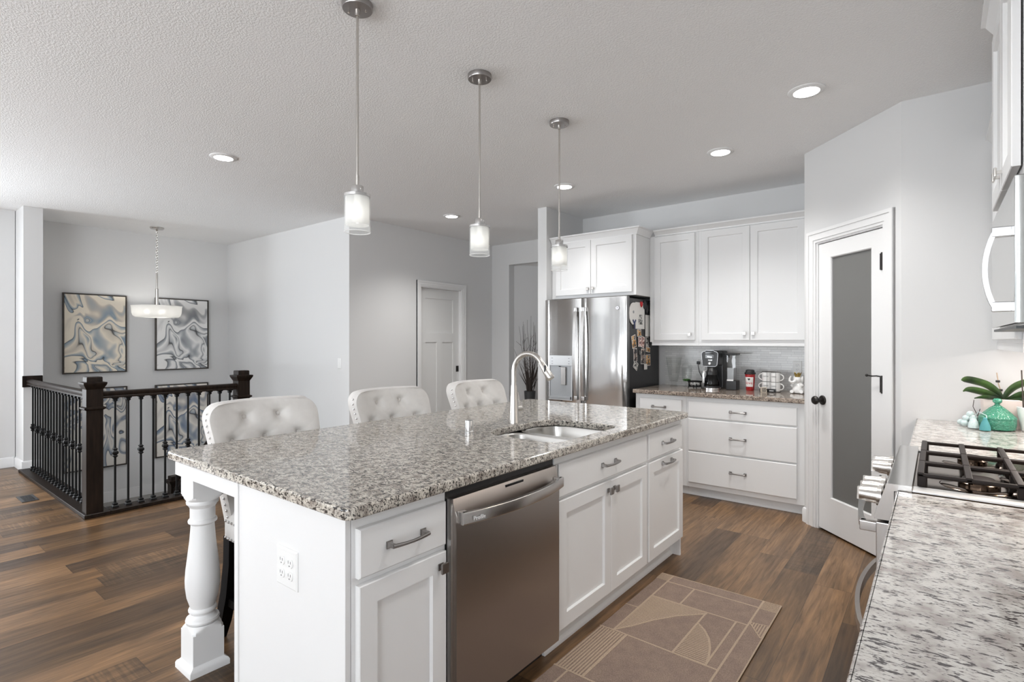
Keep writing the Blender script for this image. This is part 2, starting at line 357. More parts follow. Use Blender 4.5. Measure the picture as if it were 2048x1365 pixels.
def obj(name, mb, mat, parent=None, label=None, cat=None, group=None, kind=None, origin=None, sharp=34):
    off = Vector((0, 0, 0))
    if parent is not None: off = OFF.get(parent.name) or Vector((0, 0, 0))
    elif origin is not None: off = Vector(origin)
    me = bpy.data.meshes.new(name); me.from_pydata([tuple(Vector(v) - off) for v in mb.v], [], mb.f)
    for x in (mat if isinstance(mat, (list, tuple)) else [mat]): me.materials.append(M[x])
    me.polygons.foreach_set('material_index', mb.mi)
    bm = bmesh.new(); bm.from_mesh(me); bmesh.ops.recalc_face_normals(bm, faces=bm.faces); bm.to_mesh(me); bm.free()
    me.polygons.foreach_set('use_smooth', [True] * len(me.polygons)); me.set_sharp_from_angle(angle=math.radians(sharp))
    o = bpy.data.objects.new(name, me); C.objects.link(o)
    if mb.bev: wn_ = o.modifiers.new('face_normals', 'WEIGHTED_NORMAL'); wn_.keep_sharp = True
    if parent is not None: o.parent = parent; OFF[o.name] = off
    else: o.location = off; OFF[o.name] = off
    return _prop(o, label, cat, group, kind)
def thing(name, label, cat, loc=(0, 0, 0), rotz=0, group=None, kind=None, local=False):
    o = bpy.data.objects.new(name, None); C.objects.link(o); o.empty_display_size = .05
    o.location = loc; o.rotation_euler = (0, 0, rotz); OFF[o.name] = Vector((0, 0, 0)) if local else Vector(loc)
    return _prop(o, label, cat, group, kind)
def dup(root, loc, rotz=None, label=None, group=None):
    r = root.copy(); C.objects.link(r); r.location = loc
    if rotz is not None: r.rotation_euler = (0, 0, rotz)
    if label: r['label'] = label
    if group: r['group'] = group
    for ch in list(root.children):
        c = ch.copy(); C.objects.link(c); c.parent = r
        for gch in ch.children:
            d = gch.copy(); C.objects.link(d); d.parent = c
    return r
def struct(name, mb, mat, parent=None): return obj(name, mb, mat, parent, kind='structure' if parent is None else None)
def text(name, body, size, mat, parent, origin, ux, uz, depth=.0006, align='CENTER'):
    cu = bpy.data.curves.new(name, 'FONT'); cu.body = body; cu.size = size; cu.align_x = align; cu.align_y = 'CENTER'; cu.extrude = depth; cu.resolution_u = 2
    tmp = bpy.data.objects.new('tmp_text', cu); C.objects.link(tmp); bpy.context.view_layer.update()
    me = bpy.data.meshes.new_from_object(tmp.evaluated_get(bpy.context.evaluated_depsgraph_get()))
    bpy.data.objects.remove(tmp); bpy.data.curves.remove(cu)
    X = Vector(ux).normalized(); Z = Vector(uz).normalized(); N = X.cross(Z); off = OFF.get(parent.name, Vector((0, 0, 0))) if parent else Vector((0, 0, 0))
    me.transform(Matrix(((X.x, Z.x, N.x, 0), (X.y, Z.y, N.y, 0), (X.z, Z.z, N.z, 0), (0, 0, 0, 1))))
    me.transform(Matrix.Translation(Vector(origin) - off))
    me.materials.clear(); me.materials.append(M[mat]); me.name = name
    o = bpy.data.objects.new(name, me); C.objects.link(o)
    if parent: o.parent = parent; OFF[o.name] = off
    return o
def plate(name, outer, holes, z0, z1, bevel, mat, **kw):
    "flat slab from a rounded outline with holes (2D curve, filled, with an eased edge)"
    cu = bpy.data.curves.new(name, 'CURVE'); cu.dimensions = '2D'; cu.fill_mode = 'BOTH'; cu.extrude = (z1 - z0) / 2 - bevel; cu.bevel_depth = bevel; cu.bevel_resolution = 3
    for poly in [outer] + holes:
        sp = cu.splines.new('POLY'); sp.points.add(len(poly) - 1); sp.use_cyclic_u = True
        for i, (x, y) in enumerate(poly): sp.points[i].co = (x, y, 0, 1)
    cu.offset = -bevel
    tmp = bpy.data.objects.new('tmp_plate', cu); C.objects.link(tmp); bpy.context.view_layer.update()
    me = bpy.data.meshes.new_from_object(tmp.evaluated_get(bpy.context.evaluated_depsgraph_get()))
    bpy.data.objects.remove(tmp); bpy.data.curves.remove(cu)
    me.transform(Matrix.Translation((0, 0, (z0 + z1) / 2)))
    me.materials.clear(); me.materials.append(M[mat]); me.name = name
    bm = bmesh.new(); bm.from_mesh(me); bmesh.ops.remove_doubles(bm, verts=bm.verts, dist=1e-5); bm.to_mesh(me); bm.free()
    me.polygons.foreach_set('use_smooth', [True] * len(me.polygons)); me.set_sharp_from_angle(angle=math.radians(4))
    o = bpy.data.objects.new(name, me); C.objects.link(o); return _prop(o, **kw)
def rrect(x0, x1, y0, y1, r, n=6):
    out = []
    rs = r if isinstance(r, (list, tuple)) else [r] * 4
    for (cx, cy, a0), q in zip(((x1, y1, 0), (x0, y1, 90), (x0, y0, 180), (x1, y0, 270)), rs):
        sx = -1 if cx == x1 else 1; sy = -1 if cy == y1 else 1
        for i in range(n + 1):
            a = math.radians(a0 + 90 * i / n); out.append((cx + sx * q + q * math.cos(a), cy + sy * q + q * math.sin(a)))
    return out

# ------------------------------------------------------------------ the setting
H = 2.74; TOP = .90; SLAB = .034
XD, YL, YN, YF = -5.12, 3.55, 5.99, 5.32       # hall wall, stair side wall, niche wall, refrigerator wall
XW, YC, XB = .556, 3.857, -8.09                # range wall, wall behind the range counter, stair back wall
b = MB(); b.box(-7.85, .66, REAR_Y - .1, 1.34, -.12, 0); b.box(-5.06, .66, 1.34, 7, -.12, 0); struct('floor', b, 'floor')
b = MB(); b.box(-8.2, .66, REAR_Y - .1, 7, H, H + .1); struct('ceiling', b, 'ceiling')
def wall(name, *boxes, mat='wall'):
    b = MB()
    for q in boxes: b.box(*q)
    return struct(name, b, mat)
wl = []; ys = [REAR_Y - .1] + [v for w in LEFT_WIN for v in w] + [1.2]
for i in range(0, len(ys), 2): wl.append((-7.85, -7.75, ys[i], ys[i + 1], 0, H))
for a, c in LEFT_WIN: wl += [(-7.85, -7.75, a, c, 0, .55), (-7.85, -7.75, a, c, 2.1, H)]
wall('wall_left', *wl)
wall('wall_partition', (-7.85, -7.37, 1.205, 1.36, 0, H))
wall('wall_stair_back', (-8.2, XB, 1.2, 3.65, -1.6, H))
wall('wall_stair_left', (XB, -5.06, 1.24, 1.36, -1.6, -.12), (-8.2, -7.85, 1.2, 1.36, -1.6, H))
wall('wall_stair_right', (XB, XD - .1, YL, YL + .1, -1.6, H), (XD - .1, XD, YL, YL + .1, -1.6, H))
wall('wall_stair_front', (-5.17, -5.06, 1.36, 2.36, -1.6, -.12))
wall('wall_hall', (XD - .1, XD, YL + .1, 4.60, 0, H), (XD - .1, XD, 5.35, YN + .1, 0, H), (XD - .1, XD, 4.60, 5.35, 2.045, H), (XD - .22, XD - .15, 4.4, 5.5, 0, 2.3))
wall('wall_niche_near', (XD, -4.80, YN, YN + .12, 0, H)); wall('wall_niche_header', (-4.80, -3.75, YN, YN + .12, 2.435, H)); wall('wall_niche_far', (-3.75, -3.18, YN, YN + .12, 0, H)); wall('wall_niche_back', (-4.90, -3.6, 6.62, 6.72, 0, 2.46)); wall('wall_niche_side', (-3.75, -3.65, YN + .12, 6.62, 0, 2.445))
b = MB(); b.prism([(-4.80, YN + .12), (-4.42, 6.62), (-4.9, 6.62), (-4.9, YN + .12)], 0, 2.45); struct('wall_niche_angle', b, 'wall')
b = MB(); b.box(-4.9, -3.65, YN + .12, 6.7, 2.445, 2.5); struct('ceiling_niche', b, 'ceiling')
wall('wall_refrigerator_side', (-3.29, -3.18, 4.592, YN, 0, H))
wall('wall_kitchen_back', (-3.18, .66, YF, YF + .1, 0, H))
wall('wall_pantry_side', (-.775, -.68, 4.492, YF, 0, H))
wall('wall_range_end', (-.163, XW, YC, YC + .1, 0, H))
wall('wall_range', (XW, .66, REAR_Y - .1, RIGHT_FILL_WIN[0][0], 0, H), (XW, .66, RIGHT_FILL_WIN[0][1], YF, 0, H), (XW, .66, RIGHT_FILL_WIN[0][0], RIGHT_FILL_WIN[0][1], 0, .2), (XW, .66, RIGHT_FILL_WIN[0][0], RIGHT_FILL_WIN[0][1], 2.4, H))
rb = []
xs = [-7.85] + [v for w in REAR_WIN for v in w] + [.66]
for i in range(0, len(xs), 2): rb.append((xs[i], xs[i + 1], REAR_Y - .12, REAR_Y, 0, H))
for a, c in REAR_WIN: rb += [(a, c, REAR_Y - .12, REAR_Y, 0, .22), (a, c, REAR_Y - .12, REAR_Y, 2.38, H)]
wall('wall_rear', *rb)
for i, (a, c) in enumerate(REAR_WIN):
    b = MB()
    for x in (a, (a + c) / 2 - .03, c - .06): b.box(x, x + .06, REAR_Y - .08, REAR_Y - .02, .22, 2.38)
    for z in (.22, 2.32): b.box(a, c, REAR_Y - .079, REAR_Y - .021, z, z + .06)
    struct('window_%d' % (i + 1), b, 'trim')
# angled pantry wall with its door: built along local x, kitchen side at -y
PA = math.atan2(-.635, .612); PLN = .882
pw = thing('wall_pantry', None, None, (-.775, 4.492, 0), PA, kind='structure', local=True)
b = MB(); b.box(0, .135, 0, .1, 0, H); b.box(.76, PLN, 0, .1, 0, H); b.box(.135, .76, 0, .1, 2.06, H); obj('wall_face', b, 'wall', pw)
def casing(b, u0, u1, z1, w=.083, mp=None):
    "three-sided door casing with a stepped profile, in (u, out, z)"
    for lo, hi, t in ((0, w, .012), (.018, w, .018), (w - .022, w, .024)):
        b.box(u0 - hi, u0 - lo, 0, t, 0, z1 + hi); b.box(u1 + lo, u1 + hi, 0, t, 0, z1 + hi); b.box(u0 - lo, u1 + lo, 0, t, z1 + lo, z1 + hi)
mpP = lambda u, w, z: (u, -w, z)
pd = thing('door_1', 'white pantry door with a tall frosted glass panel', None, (-.775, 4.492, 0), PA, kind='structure', local=True)
b = MB(mpP); casing(b, .138, .757, 2.052); b.box(.136, .15, -.1, .001, 0, 2.05); b.box(.745, .759, -.1, .001, 0, 2.05); b.box(.15, .745, -.1, .001, 2.04, 2.058); obj('casing', b, 'trim', pd)
b = MB(mpP)
u0, u1, g0, g1, zb, zt = .153, .743, .275, .640, .255, 1.925
def ring(i, j, w): return [(u0 + i, w, .012 + i), (u1 - i, w, .012 + i), (u1 - i, w, 2.036 - i), (u0 + i, w, 2.036 - i)] if j == 0 else [(g0 - i, w, zb - i), (g1 + i, w, zb - i), (g1 + i, w, zt + i), (g0 - i, w, zt + i)]
b.loops([ring(0, 0, -.045), ring(0, 0, -.008), ring(.002, 0, -.006), ring(.006, 1, -.006), ring(0, 1, -.012), ring(0, 1, -.039), ring(.006, 1, -.045)], False, False)
b.loops([ring(0, 0, -.045), ring(.006, 1, -.045)], False, False); obj('leaf', b, 'trim', pd)
b = MB(mpP); b.box(g0 - .003, g1 + .003, -.028, -.022, zb - .003, zt + .003); obj('glass_panel', b, 'frosted', pd, label='frosted glass panel')
for z in (1.78, 1.03, .25):
    b = MB(mpP); b.box(.726, .762, -.004, .0045, z, z + .1); b.cyl((.747, .007, z - .004), (.747, .007, z + .104), .007, n=10); obj('hinge', b, 'bronze', pd)
b = MB(mpP); b.bar([(.747, .012, 1.128), (.72, .02, 1.131), (.69, .026, 1.128), (.655, .03, 1.131)], .005, .008); b.sphere((.652, .03, 1.131), .009); obj('door_stop', b, 'bronze', pd)
b = MB(mpP); b.lathe([(.034, -.006), (.034, 0), (.030, .004), (.012, .006), (.011, .03), (.022, .036), (.030, .046), (.031, .055), (.024, .066), (.008, .071)], .195, 0, .925, 24, axis='y'); obj('knob', b, 'bronze', pd)
# hall door
hd = thing('door_2', 'grey white three panel hall door', None, (XD, 4.97, 0), 0, kind='structure')
mp = faceX(XD); b = MB(mp); casing(b, 4.602, 5.348, 2.043, .07); b.box(4.60, 4.612, -.1, .001, 0, 2.04); b.box(5.338, 5.35, -.1, .001, 0, 2.04); b.box(4.612, 5.338, -.1, .001, 2.03, 2.044); obj('casing', b, 'trim', hd)
b = MB(mp); FW = -.045
for q in ((4.613, 4.725, .01, 2.028), (5.225, 5.337, .01, 2.028), (4.725, 5.225, 1.90, 2.028), (4.725, 5.225, 1.33, 1.45), (4.725, 5.225, .01, .2), (4.925, 5.025, .2, 1.33)): b.box(q[0], q[1], FW - .035, FW, q[2], q[3])
b.box(4.72, 5.23, FW - .026, FW - .010, .1, 1.95); obj('leaf', b, 'doorpaint', hd)
b = MB(mp); b.box(5.283, 5.331, FW, FW + .004, .925, 1.005); b.box(5.30, 5.31, FW + .004, FW + .010, .95, .98); obj('latch', b, 'bronze', hd)
# baseboards
def baseboard(name, mp, u0, u1):
    b = MB(mp); b.loops([[(u, 0, 0), (u, .014, 0), (u, .014, .085), (u, .009, .10), (u, 0, .106)] for u in (u0, u1)]); return struct(name, b, 'trim')
baseboard('baseboard_left', faceX(-7.75), REAR_Y, 1.19); baseboard('baseboard_partition', faceY(1.205), -7.735, -7.37); baseboard('baseboard_partition_end', faceX(-7.37), 1.191, 1.36)
baseboard('baseboard_hall', faceX(XD), YL + .02, 4.53); baseboard('baseboard_hall_far', faceX(XD), 5.42, YN); baseboard('baseboard_niche', faceY(YN), XD, -4.8); baseboard('baseboard_refrigerator_side', faceY(4.592), -3.29, -3.18)
b = MB(mpP); b.loops([[(u, 0, 0), (u, .014, 0), (u, .014, .085), (u, .009, .10), (u, 0, .106)] for u in (-.006, .054)]); obj('baseboard', b, 'trim', pw)
# stair well: landing, first steps, base trim of the landing
b = MB(); b.box(XB, -5.17, 1.36, YL, -.86, -.66)
for k in range(3): b.box(-5.17 - .26 * (k + 1), -5.17 - .26 * k - .001, 2.42, YL, -.66, -.175 * (k + 1) + .0)
struct('floor_landing', b, 'carpet')
b = MB(); b.box(XB, XB + .014, 1.36, YL, -.66, -.535); struct('trim_1', b, 'trim')
b = MB(); b.box(-5.17, -5.055, 2.42, YL, -.14, .004, .006); struct('trim_2', b, 'dark_wood')
b = MB(); b.box(-7.7495, -7.62, -3.62, -1.88, 0, H - .001); struct('reflection_panel', b, 'brown_panel')  # unseen dark panel, added so the left refrigerator door reflects something dark
b = MB(); b.box(-2.19, -.776, YF - .012, YF - .001, .84, 1.315); struct('wall_backsplash', b, 'tile')
b = MB(); b.box(-.787, -.776, 4.60, YF - .012, TOP, 1.30); struct('wall_backsplash_side', b, 'tile')

# ------------------------------------------------------------------ cabinet hardware
def pull(mp, u, z, w0, parent, L=.13, mat='pewter', name='handle', vertical=False):
    b = MB(mp); h = L / 2
    for sg in (-1, 1):
        b.box(u + sg * h - .011, u + sg * h + .011, w0, w0 + .004, z - .011, z + .011, .001)
        b.loops([[(u + sg * h + i * a * sg, w, z + j * a2) for i, j in ((-1, -1), (1, -1), (1, 1), (-1, 1))] for w, a, a2 in ((w0 + .003, .009, .009), (w0 + .012, .0055, .0055), (w0 + .026, .0055, .0055))])
    b.tube([(u - h - .004, w0 + .024, z), (u - h * .8, w0 + .028, z), (u - h * .4, w0 + .033, z), (u, w0 + .035, z), (u + h * .4, w0 + .033, z), (u + h * .8, w0 + .028, z), (u + h + .004, w0 + .024, z)], [.0065, .006, .0052, .005, .0052, .006, .0065], 10, up=(0, 0, 1))
    return obj(name, b, mat, parent)
def knob(mp, u, z, w0, parent, mat='pewter', s=.015):
    b = MB(mp); b.box(u - s * .72, u + s * .72, w0, w0 + .004, z - s * .72, z + s * .72, .001); b.box(u - .005, u + .005, w0 + .003, w0 + .018, z - .005, z + .005)
    b.box(u - s, u + s, w0 + .017, w0 + .025, z - s * 1.12, z + s * 1.12, .0025); return obj('knob', b, mat, parent)
def crown(b, mp, u0, u1, z0, z1, out, wl=None, wr=None):
    "sloping crown moulding along the face; wl / wr = depth of a mitred return at either end"
    prof = [(0, z0), (.012, z0), (.014, z0 + .012), (out * .75, z1 - .016), (out, z1 - .012), (out, z1), (0, z1)]
    b.loops([[(u0 - (w if wl else 0), w, z) for w, z in prof], [(u1 + (w if wr else 0), w, z) for w, z in prof]])
    for flag, u, sg in ((wl, u0, -1), (wr, u1, 1)):
        if flag: b.loops([[(u + sg * w, w, z) for w, z in prof], [(u + sg * w, -flag, z) for w, z in prof]])

# ------------------------------------------------------------------ island
FI = -1.262; mI = faceX(FI)
GI = 'island cabinets'
def cab(name, label, mp, u0, u1, z0, z1, depth, loc, toe=True, toe_w=-.062, cat='cabinet', group=None, molding=True, hollow=False):
    t = thing(name, label, cat, loc, group=group)
    b = MB(mp)
    if hollow:
        for q in ((u0, u1, -.018, 0, z0, z1), (u0, u1, -depth, -depth + .012, z0, z1), (u0, u0 + .016, -depth + .012, -.018, z0, z1), (u1 - .016, u1, -depth + .012, -.018, z0, z1), (u0 + .016, u1 - .016, -depth + .012, -.018, z0, z0 + .018)): b.box(*q)
    else: b.box(u0, u1, -depth, 0, z0, z1, .001, 1)
    obj('body', b, 'cab', t)
    if toe:
        b = MB(mp); b.box(u0, u1, toe_w - .016, toe_w, 0, z0)
        if molding: b.loops([[(u, toe_w + .0002, .001), (u, toe_w + .016, .001), (u, toe_w + .015, .010), (u, toe_w + .009, .018), (u, toe_w + .0002, .022)] for u in (u0, u1)])
        obj('toe_kick', b, 'cab', t)
    return t
def front(mp, t, kind, u0, u1, z0, z1, w0=.0005, name=None):
    b = MB(mp)
    (b.slab if kind == 'drawer' else b.shaker)(u0, u1, z0, z1, w0=w0)
    return obj(name or kind, b, 'cab', t)
ZB, ZT = .105, TOP - SLAB - .001
t = cab('base_cabinet', 'white island cabinet at the near end, one drawer over one shaker door', mI, .8815, 1.2395, ZB, ZT, .60, (-1.55, 1.06, 0), group=GI)
d = front(mI, t, 'drawer', .894, 1.227, .688, .826); pull(mI, 1.06, .757, .0205, d)
d = front(mI, t, 'door', .894, 1.227, .124, .668); knob(mI, 1.200, .625, .0205, d)
t = cab('sink_base_cabinet', 'white sink cabinet in the island with a false drawer over two shaker doors', mI, 1.8765, 2.7685, ZB, ZT, .60, (-1.55, 2.32, 0), group=GI, hollow=True)
d = front(mI, t, 'drawer', 1.885, 2.757, .686, .826, name='drawer_front'); pull(mI, 2.321, .757, .0205, d)
d = front(mI, t, 'door', 1.885, 2.341, .124, .670); knob(mI, 2.312, .625, .0205, d)
d = front(mI, t, 'door', 2.344, 2.757, .124, .668); knob(mI, 2.373, .625, .0205, d)
t = cab('pull_out_cabinet', 'white island cabinet at the far end, drawer over a door with a bar pull', mI, 2.7695, 3.285, ZB, ZT, .60, (-1.55, 3.03, 0), group=GI)
d = front(mI, t, 'drawer', 2.785, 3.268, .688, .828); pull(mI, 3.03, .757, .0205, d)
d = front(mI, t, 'door', 2.785, 3.283, .124, .670); pull(mI, 3.03, .640, .0205, d)
# end panel, seating-side panel, apron
t = thing('island_panel', 'plain white panelling wrapping the near end and seating side of the island', 'panel', (-1.6, .87, 0))
b = MB(); b.box(-1.878, FI, .862, .880, 0, ZT, .001, 1); obj('end_panel', b, 'cab', t)
b = MB(); b.box(-1.904, -1.8785, .857, .905, 0, ZT, .0015, 1); obj('corner_post', b, 'cab', t)
b = MB(); b.box(-1.904, -1.886, .906, 3.30, 0, ZT, .001, 1); obj('back_panel', b, 'cab', t)
b = MB(); b.box(-1.885, FI, 3.2865, 3.302, 0, ZT, .001, 1); obj('far_panel', b, 'cab', t)
b = MB(); b.box(-2.452, -1.9045, .868, .888, .797, ZT, .001, 1); b.box(-2.452, -2.432, .889, 3.28, .797, ZT, .001, 1); obj('apron', b, 'cab', t)
# turned leg
LX, LY = -2.388, .948
t = thing('turned_leg', 'white turned wooden leg under the island overhang, on a square plinth', 'leg', (LX, LY, 0))
b = MB(); hs = .060
b.loops([rr for rr in [[(LX + sx * k, LY + sy * k, z) for sx, sy in ((-1, -1), (1, -1), (1, 1), (-1, 1))] for k, z in ((.076, 0), (.076, .020), (.072, .028), (.064, .033), (hs, .038))]]); obj('plinth_molding', b, 'cab', t)
b = MB(); b.box(LX - hs, LX + hs, LY - hs, LY + hs, .036, .160, .001, 1)
# arched shoulders easing the square into the turning
L = []
for i in range(7):
    a = i / 6; n = 32; ringp = []
    for j in range(n):
        an = 2 * PI * (j + .5) / n; cx_, sy_ = math.cos(an), math.sin(an); sq = hs / max(abs(cx_), abs(sy_)); rr = min(sq, hs * (1.42 - .42 * a)); ringp.append((LX + cx_ * rr, LY + sy_ * rr, .159 + .028 * a))
    L.append(ringp)
b.loops(L); obj('lower_block', b, 'cab', t)
b = MB(); b.lathe([(.052, .186), (.060, .190), (.063, .198), (.060, .207), (.048, .214), (.044, .222), (.047, .229), (.052, .234), (.0525, .240), (.050, .246), (.046, .250), (.049, .262), (.058, .292), (.0635, .335), (.0645, .365), (.062, .405), (.055, .465), (.048, .525), (.0445, .570), (.0435, .590), (.046, .594), (.053, .598), (.054, .604), (.052, .610), (.047, .614), (.0465, .622), (.0465, .660), (.050, .664), (.0525, .670), (.059, .676), (.0605, .684), (.058, .692), (.05, .698)], LX, LY, 0, 40); obj('turned_shaft', b, 'cab', t)
b = MB(); L = []
for i in range(6):
    a = i / 5; n = 32; ringp = []
    for j in range(n):
        an = 2 * PI * (j + .5) / n; cx_, sy_ = math.cos(an), math.sin(an); sq = hs / max(abs(cx_), abs(sy_)); rr = min(sq, hs * (1. + .42 * a)); ringp.append((LX + cx_ * rr, LY + sy_ * rr, .692 + .022 * a))
    L.append(ringp)
b.loops(L); b.box(LX - hs, LX + hs, LY - hs, LY + hs, .713, .7965, .001, 1); obj('upper_block', b, 'cab', t)
# worktop with the sink cut-out
SX0, SX1, SY0, SY1 = -1.74, -1.30, 1.945, 2.545
o = plate('worktop', rrect(-2.462, -1.215, .836, 3.322, .03), [rrect(SX0, SX1, SY0, SY1, [.07, .13, .13, .07], 8)], TOP - SLAB, TOP, .007, 'granite_island',
          label='speckled grey and beige granite worktop of the island', cat='countertop')
# sink
t = thing('kitchen_sink', 'stainless undermount sink with two bowls set in the island worktop', 'sink', (-1.52, 2.24, .66))
zt = TOP - SLAB
def bowl(x0, x1, y0, y1, r, depth, name):
    b = MB(); L = []
    for ins, z, rr in ((-.022, zt - .001, r + .02), (0, zt - .001, r), (.003, zt - .006, r), (.006, zt - depth * .6, r), (.010, zt - depth + .04, r), (.022, zt - depth + .010, r * .8), (.045, zt - depth, r * .6)):
        L.append([(x, y, z) for x, y in rrect(x0 + ins, x1 - ins, y0 + ins, y1 - ins, [rr, rr, rr, rr], 6)])
    b.loops(L, False, True); o = obj(name, b, 'sink_steel', t)
    b = MB(); b.lathe([(.044, .001), (.044, .004), (.036, .005), (.03, .002)], (x0 + x1) / 2 - .05, (y0 + y1) / 2, zt - depth, 20); obj('drain', b, 'steel_plain', o)
bowl(-1.745, -1.295, 1.94, 2.215, .085, .20, 'bowl'); bowl(-1.745, -1.295, 2.262, 2.55, .085, .18, 'bowl')
# faucet
fx, fy = -1.80, 2.29
t = thing('kitchen_faucet', 'brushed nickel gooseneck pull-down faucet behind the island sink', 'faucet', (fx, fy, TOP))
b = MB(); b.lathe([(.029, 0), (.029, .006), (.0275, .010), (.0185, .175), (.0175, .200), (.0165, .206)], fx, fy, TOP, 28); obj('body', b, 'nickel', t)
R = .098; zc = TOP + .28
arc = [(fx, fy, TOP + .2), (fx, fy, TOP + .24)] + [(fx + R - R * math.cos(a), fy, zc + R * math.sin(a)) for a in [math.radians(x) for x in range(0, 151, 10)]]
b = MB(); b.tube(arc, .0145, 18); obj('spout', b, 'nickel', t)
e = Vector(arc[-1]); dr = (Vector(arc[-1]) - Vector(arc[-2])).normalized(); dr = (dr + Vector((.12, 0, -.1))).normalized()
b = MB(); b.tube([e - dr * .004, e + dr * .01, e + dr * .05, e + dr * .092, e + dr * .098], [.0150, .0165, .0195, .0225, .020], 20); obj('spray_head', b, 'nickel', t)
b = MB(); q = e + dr * .03; b.box(q.x + .010, q.x + .020, q.y - .02, q.y - .012, q.z - .02, q.z + .015, .002); obj('spray_button', b, 'black', t)
b = MB(); b.tube([(fx, fy + .015, TOP + .075), (fx, fy + .058, TOP + .075)], [.017, .0165], 18); b.tube([(fx, fy + .050, TOP + .075), (fx - .002, fy + .052, TOP + .10), (fx - .014, fy + .048, TOP + .165)], [.0085, .0065, .0052], 12); obj('handle', b, 'nickel', t)
# air gap cap
b = MB(); b.lathe([(.0225, 0), (.0225, .010), (.020, .013), (.0198, .058), (.0185, .062), (.012, .0635)], -1.772, 1.903, TOP, 24)
obj('air_gap_cap', b, 'steel_plain', None, 'small stainless cylinder cap on the island worktop beside the sink', 'air gap', origin=(-1.772, 1.903, TOP))
# four-gang outlet on the island end
def outlet_face(b, mp, u, z, w):
    b.lathe([(.017, 0), (.017, .003), (.0155, .004)], 0, 0, 0, 20) if False else None
def receptacle(mp, u, z, w, parent):
    b = MB(mp); pts = [(.0165 * math.cos(a), max(-.0135, min(.0135, .0165 * math.sin(a)))) for a in [2 * PI * i / 24 for i in range(24)]]
    b.loops([[(u + x * k, ww, z + y * k) for x, y in pts] for k, ww in ((1, w), (1, w + .002), (.94, w + .003))]); o = obj('receptacle', b, 'white_plastic', parent)
    b = MB(mp); b.box(u - .0072, u - .0052, w + .0025, w + .0033, z - .001, z + .008); b.box(u + .0052, u + .0072, w + .0025, w + .0033, z - .0005, z + .0072); b.box(u - .002, u + .002, w + .0025, w + .0033, z - .0092, z - .0055); obj('slot', b, 'dark_grey', o)
mE = faceY(.8618)
t = thing('outlet', 'white double outlet plate with four sockets on the island end panel', 'outlet', (-1.557, .86, .652))
b = MB(mE); b.loops([[(-1.557 + sx * k, w, .652 + sy * (k + .0)) for sx, sy in ((-1, -1), (1, -1), (1, 1), (-1, 1))] for k, w in ((.0595, 0), (.0595, .003), (.055, .0065))]); obj('plate', b, 'white_plastic', t)
for u in (-1.557 - .0233, -1.557 + .0233):
    for z in (.652 - .0195, .652 + .0195): receptacle(mE, u, z, .0065, t)
# dishwasher
t = thing('dishwasher', 'stainless dishwasher with a bowed bar handle built into the island', 'dishwasher', (-1.55, 1.558, 0))
b = MB(mI); b.box(1.243, 1.873, -.59, -.004, .10, ZT - .002); b.box(1.243, 1.873, -.09, -.06, .001, .10); obj('body', b, 'black', t)
b = MB(mI); L = []
pv = [(.035, .105), (.037, .118), (.037, .72), (.033, .760), (.026, .800), (.018, .8255), (.008, .8275), (-.002, .8275), (-.002, .105)]
b.loops([[(u, w, z) for w, z in pv] for u in (1.256, 1.860)]); dd = obj('door', b, 'dishwasher_steel', t)
for q in (1.2445, 1.8605): b = MB(mI); b.box(q, q + .011, -.002, .022, .105, .8275); obj('side_trim', b, 'steel_plain', t)
b = MB(mI); b.box(1.525, 1.635, .019, .0235, .800, .8165, .0005, 1); obj('display', b, 'black_gloss', dd)
n = 9; pts = []
for i in range(n):
    a = i / (n - 1); u = 1.262 + .592 * a; pts.append((u, .058 + .040 * math.sin(PI * a) ** .8 - (.0 if 0 < i < n - 1 else 0), .7675))
b = MB(mI); L = []
for i, (u, w, z) in enumerate(pts): L.append([(u, w - .008, z - .020), (u, w + .004, z - .020), (u, w + .006, z - .016), (u, w + .006, z + .016), (u, w + .004, z + .020), (u, w - .008, z + .020)])
b.loops(L)
for u in (1.2635, 1.8245): b.box(u, u + .028, .030, .0625, .7475, .7875, .003)
hh = obj('handle', b, 'steel', t)
text('lettering', 'Profile', .019, 'white_ink', hh, (FI + .0825, 1.318, .765), (.19, 1, .0), (0, 0, 1))
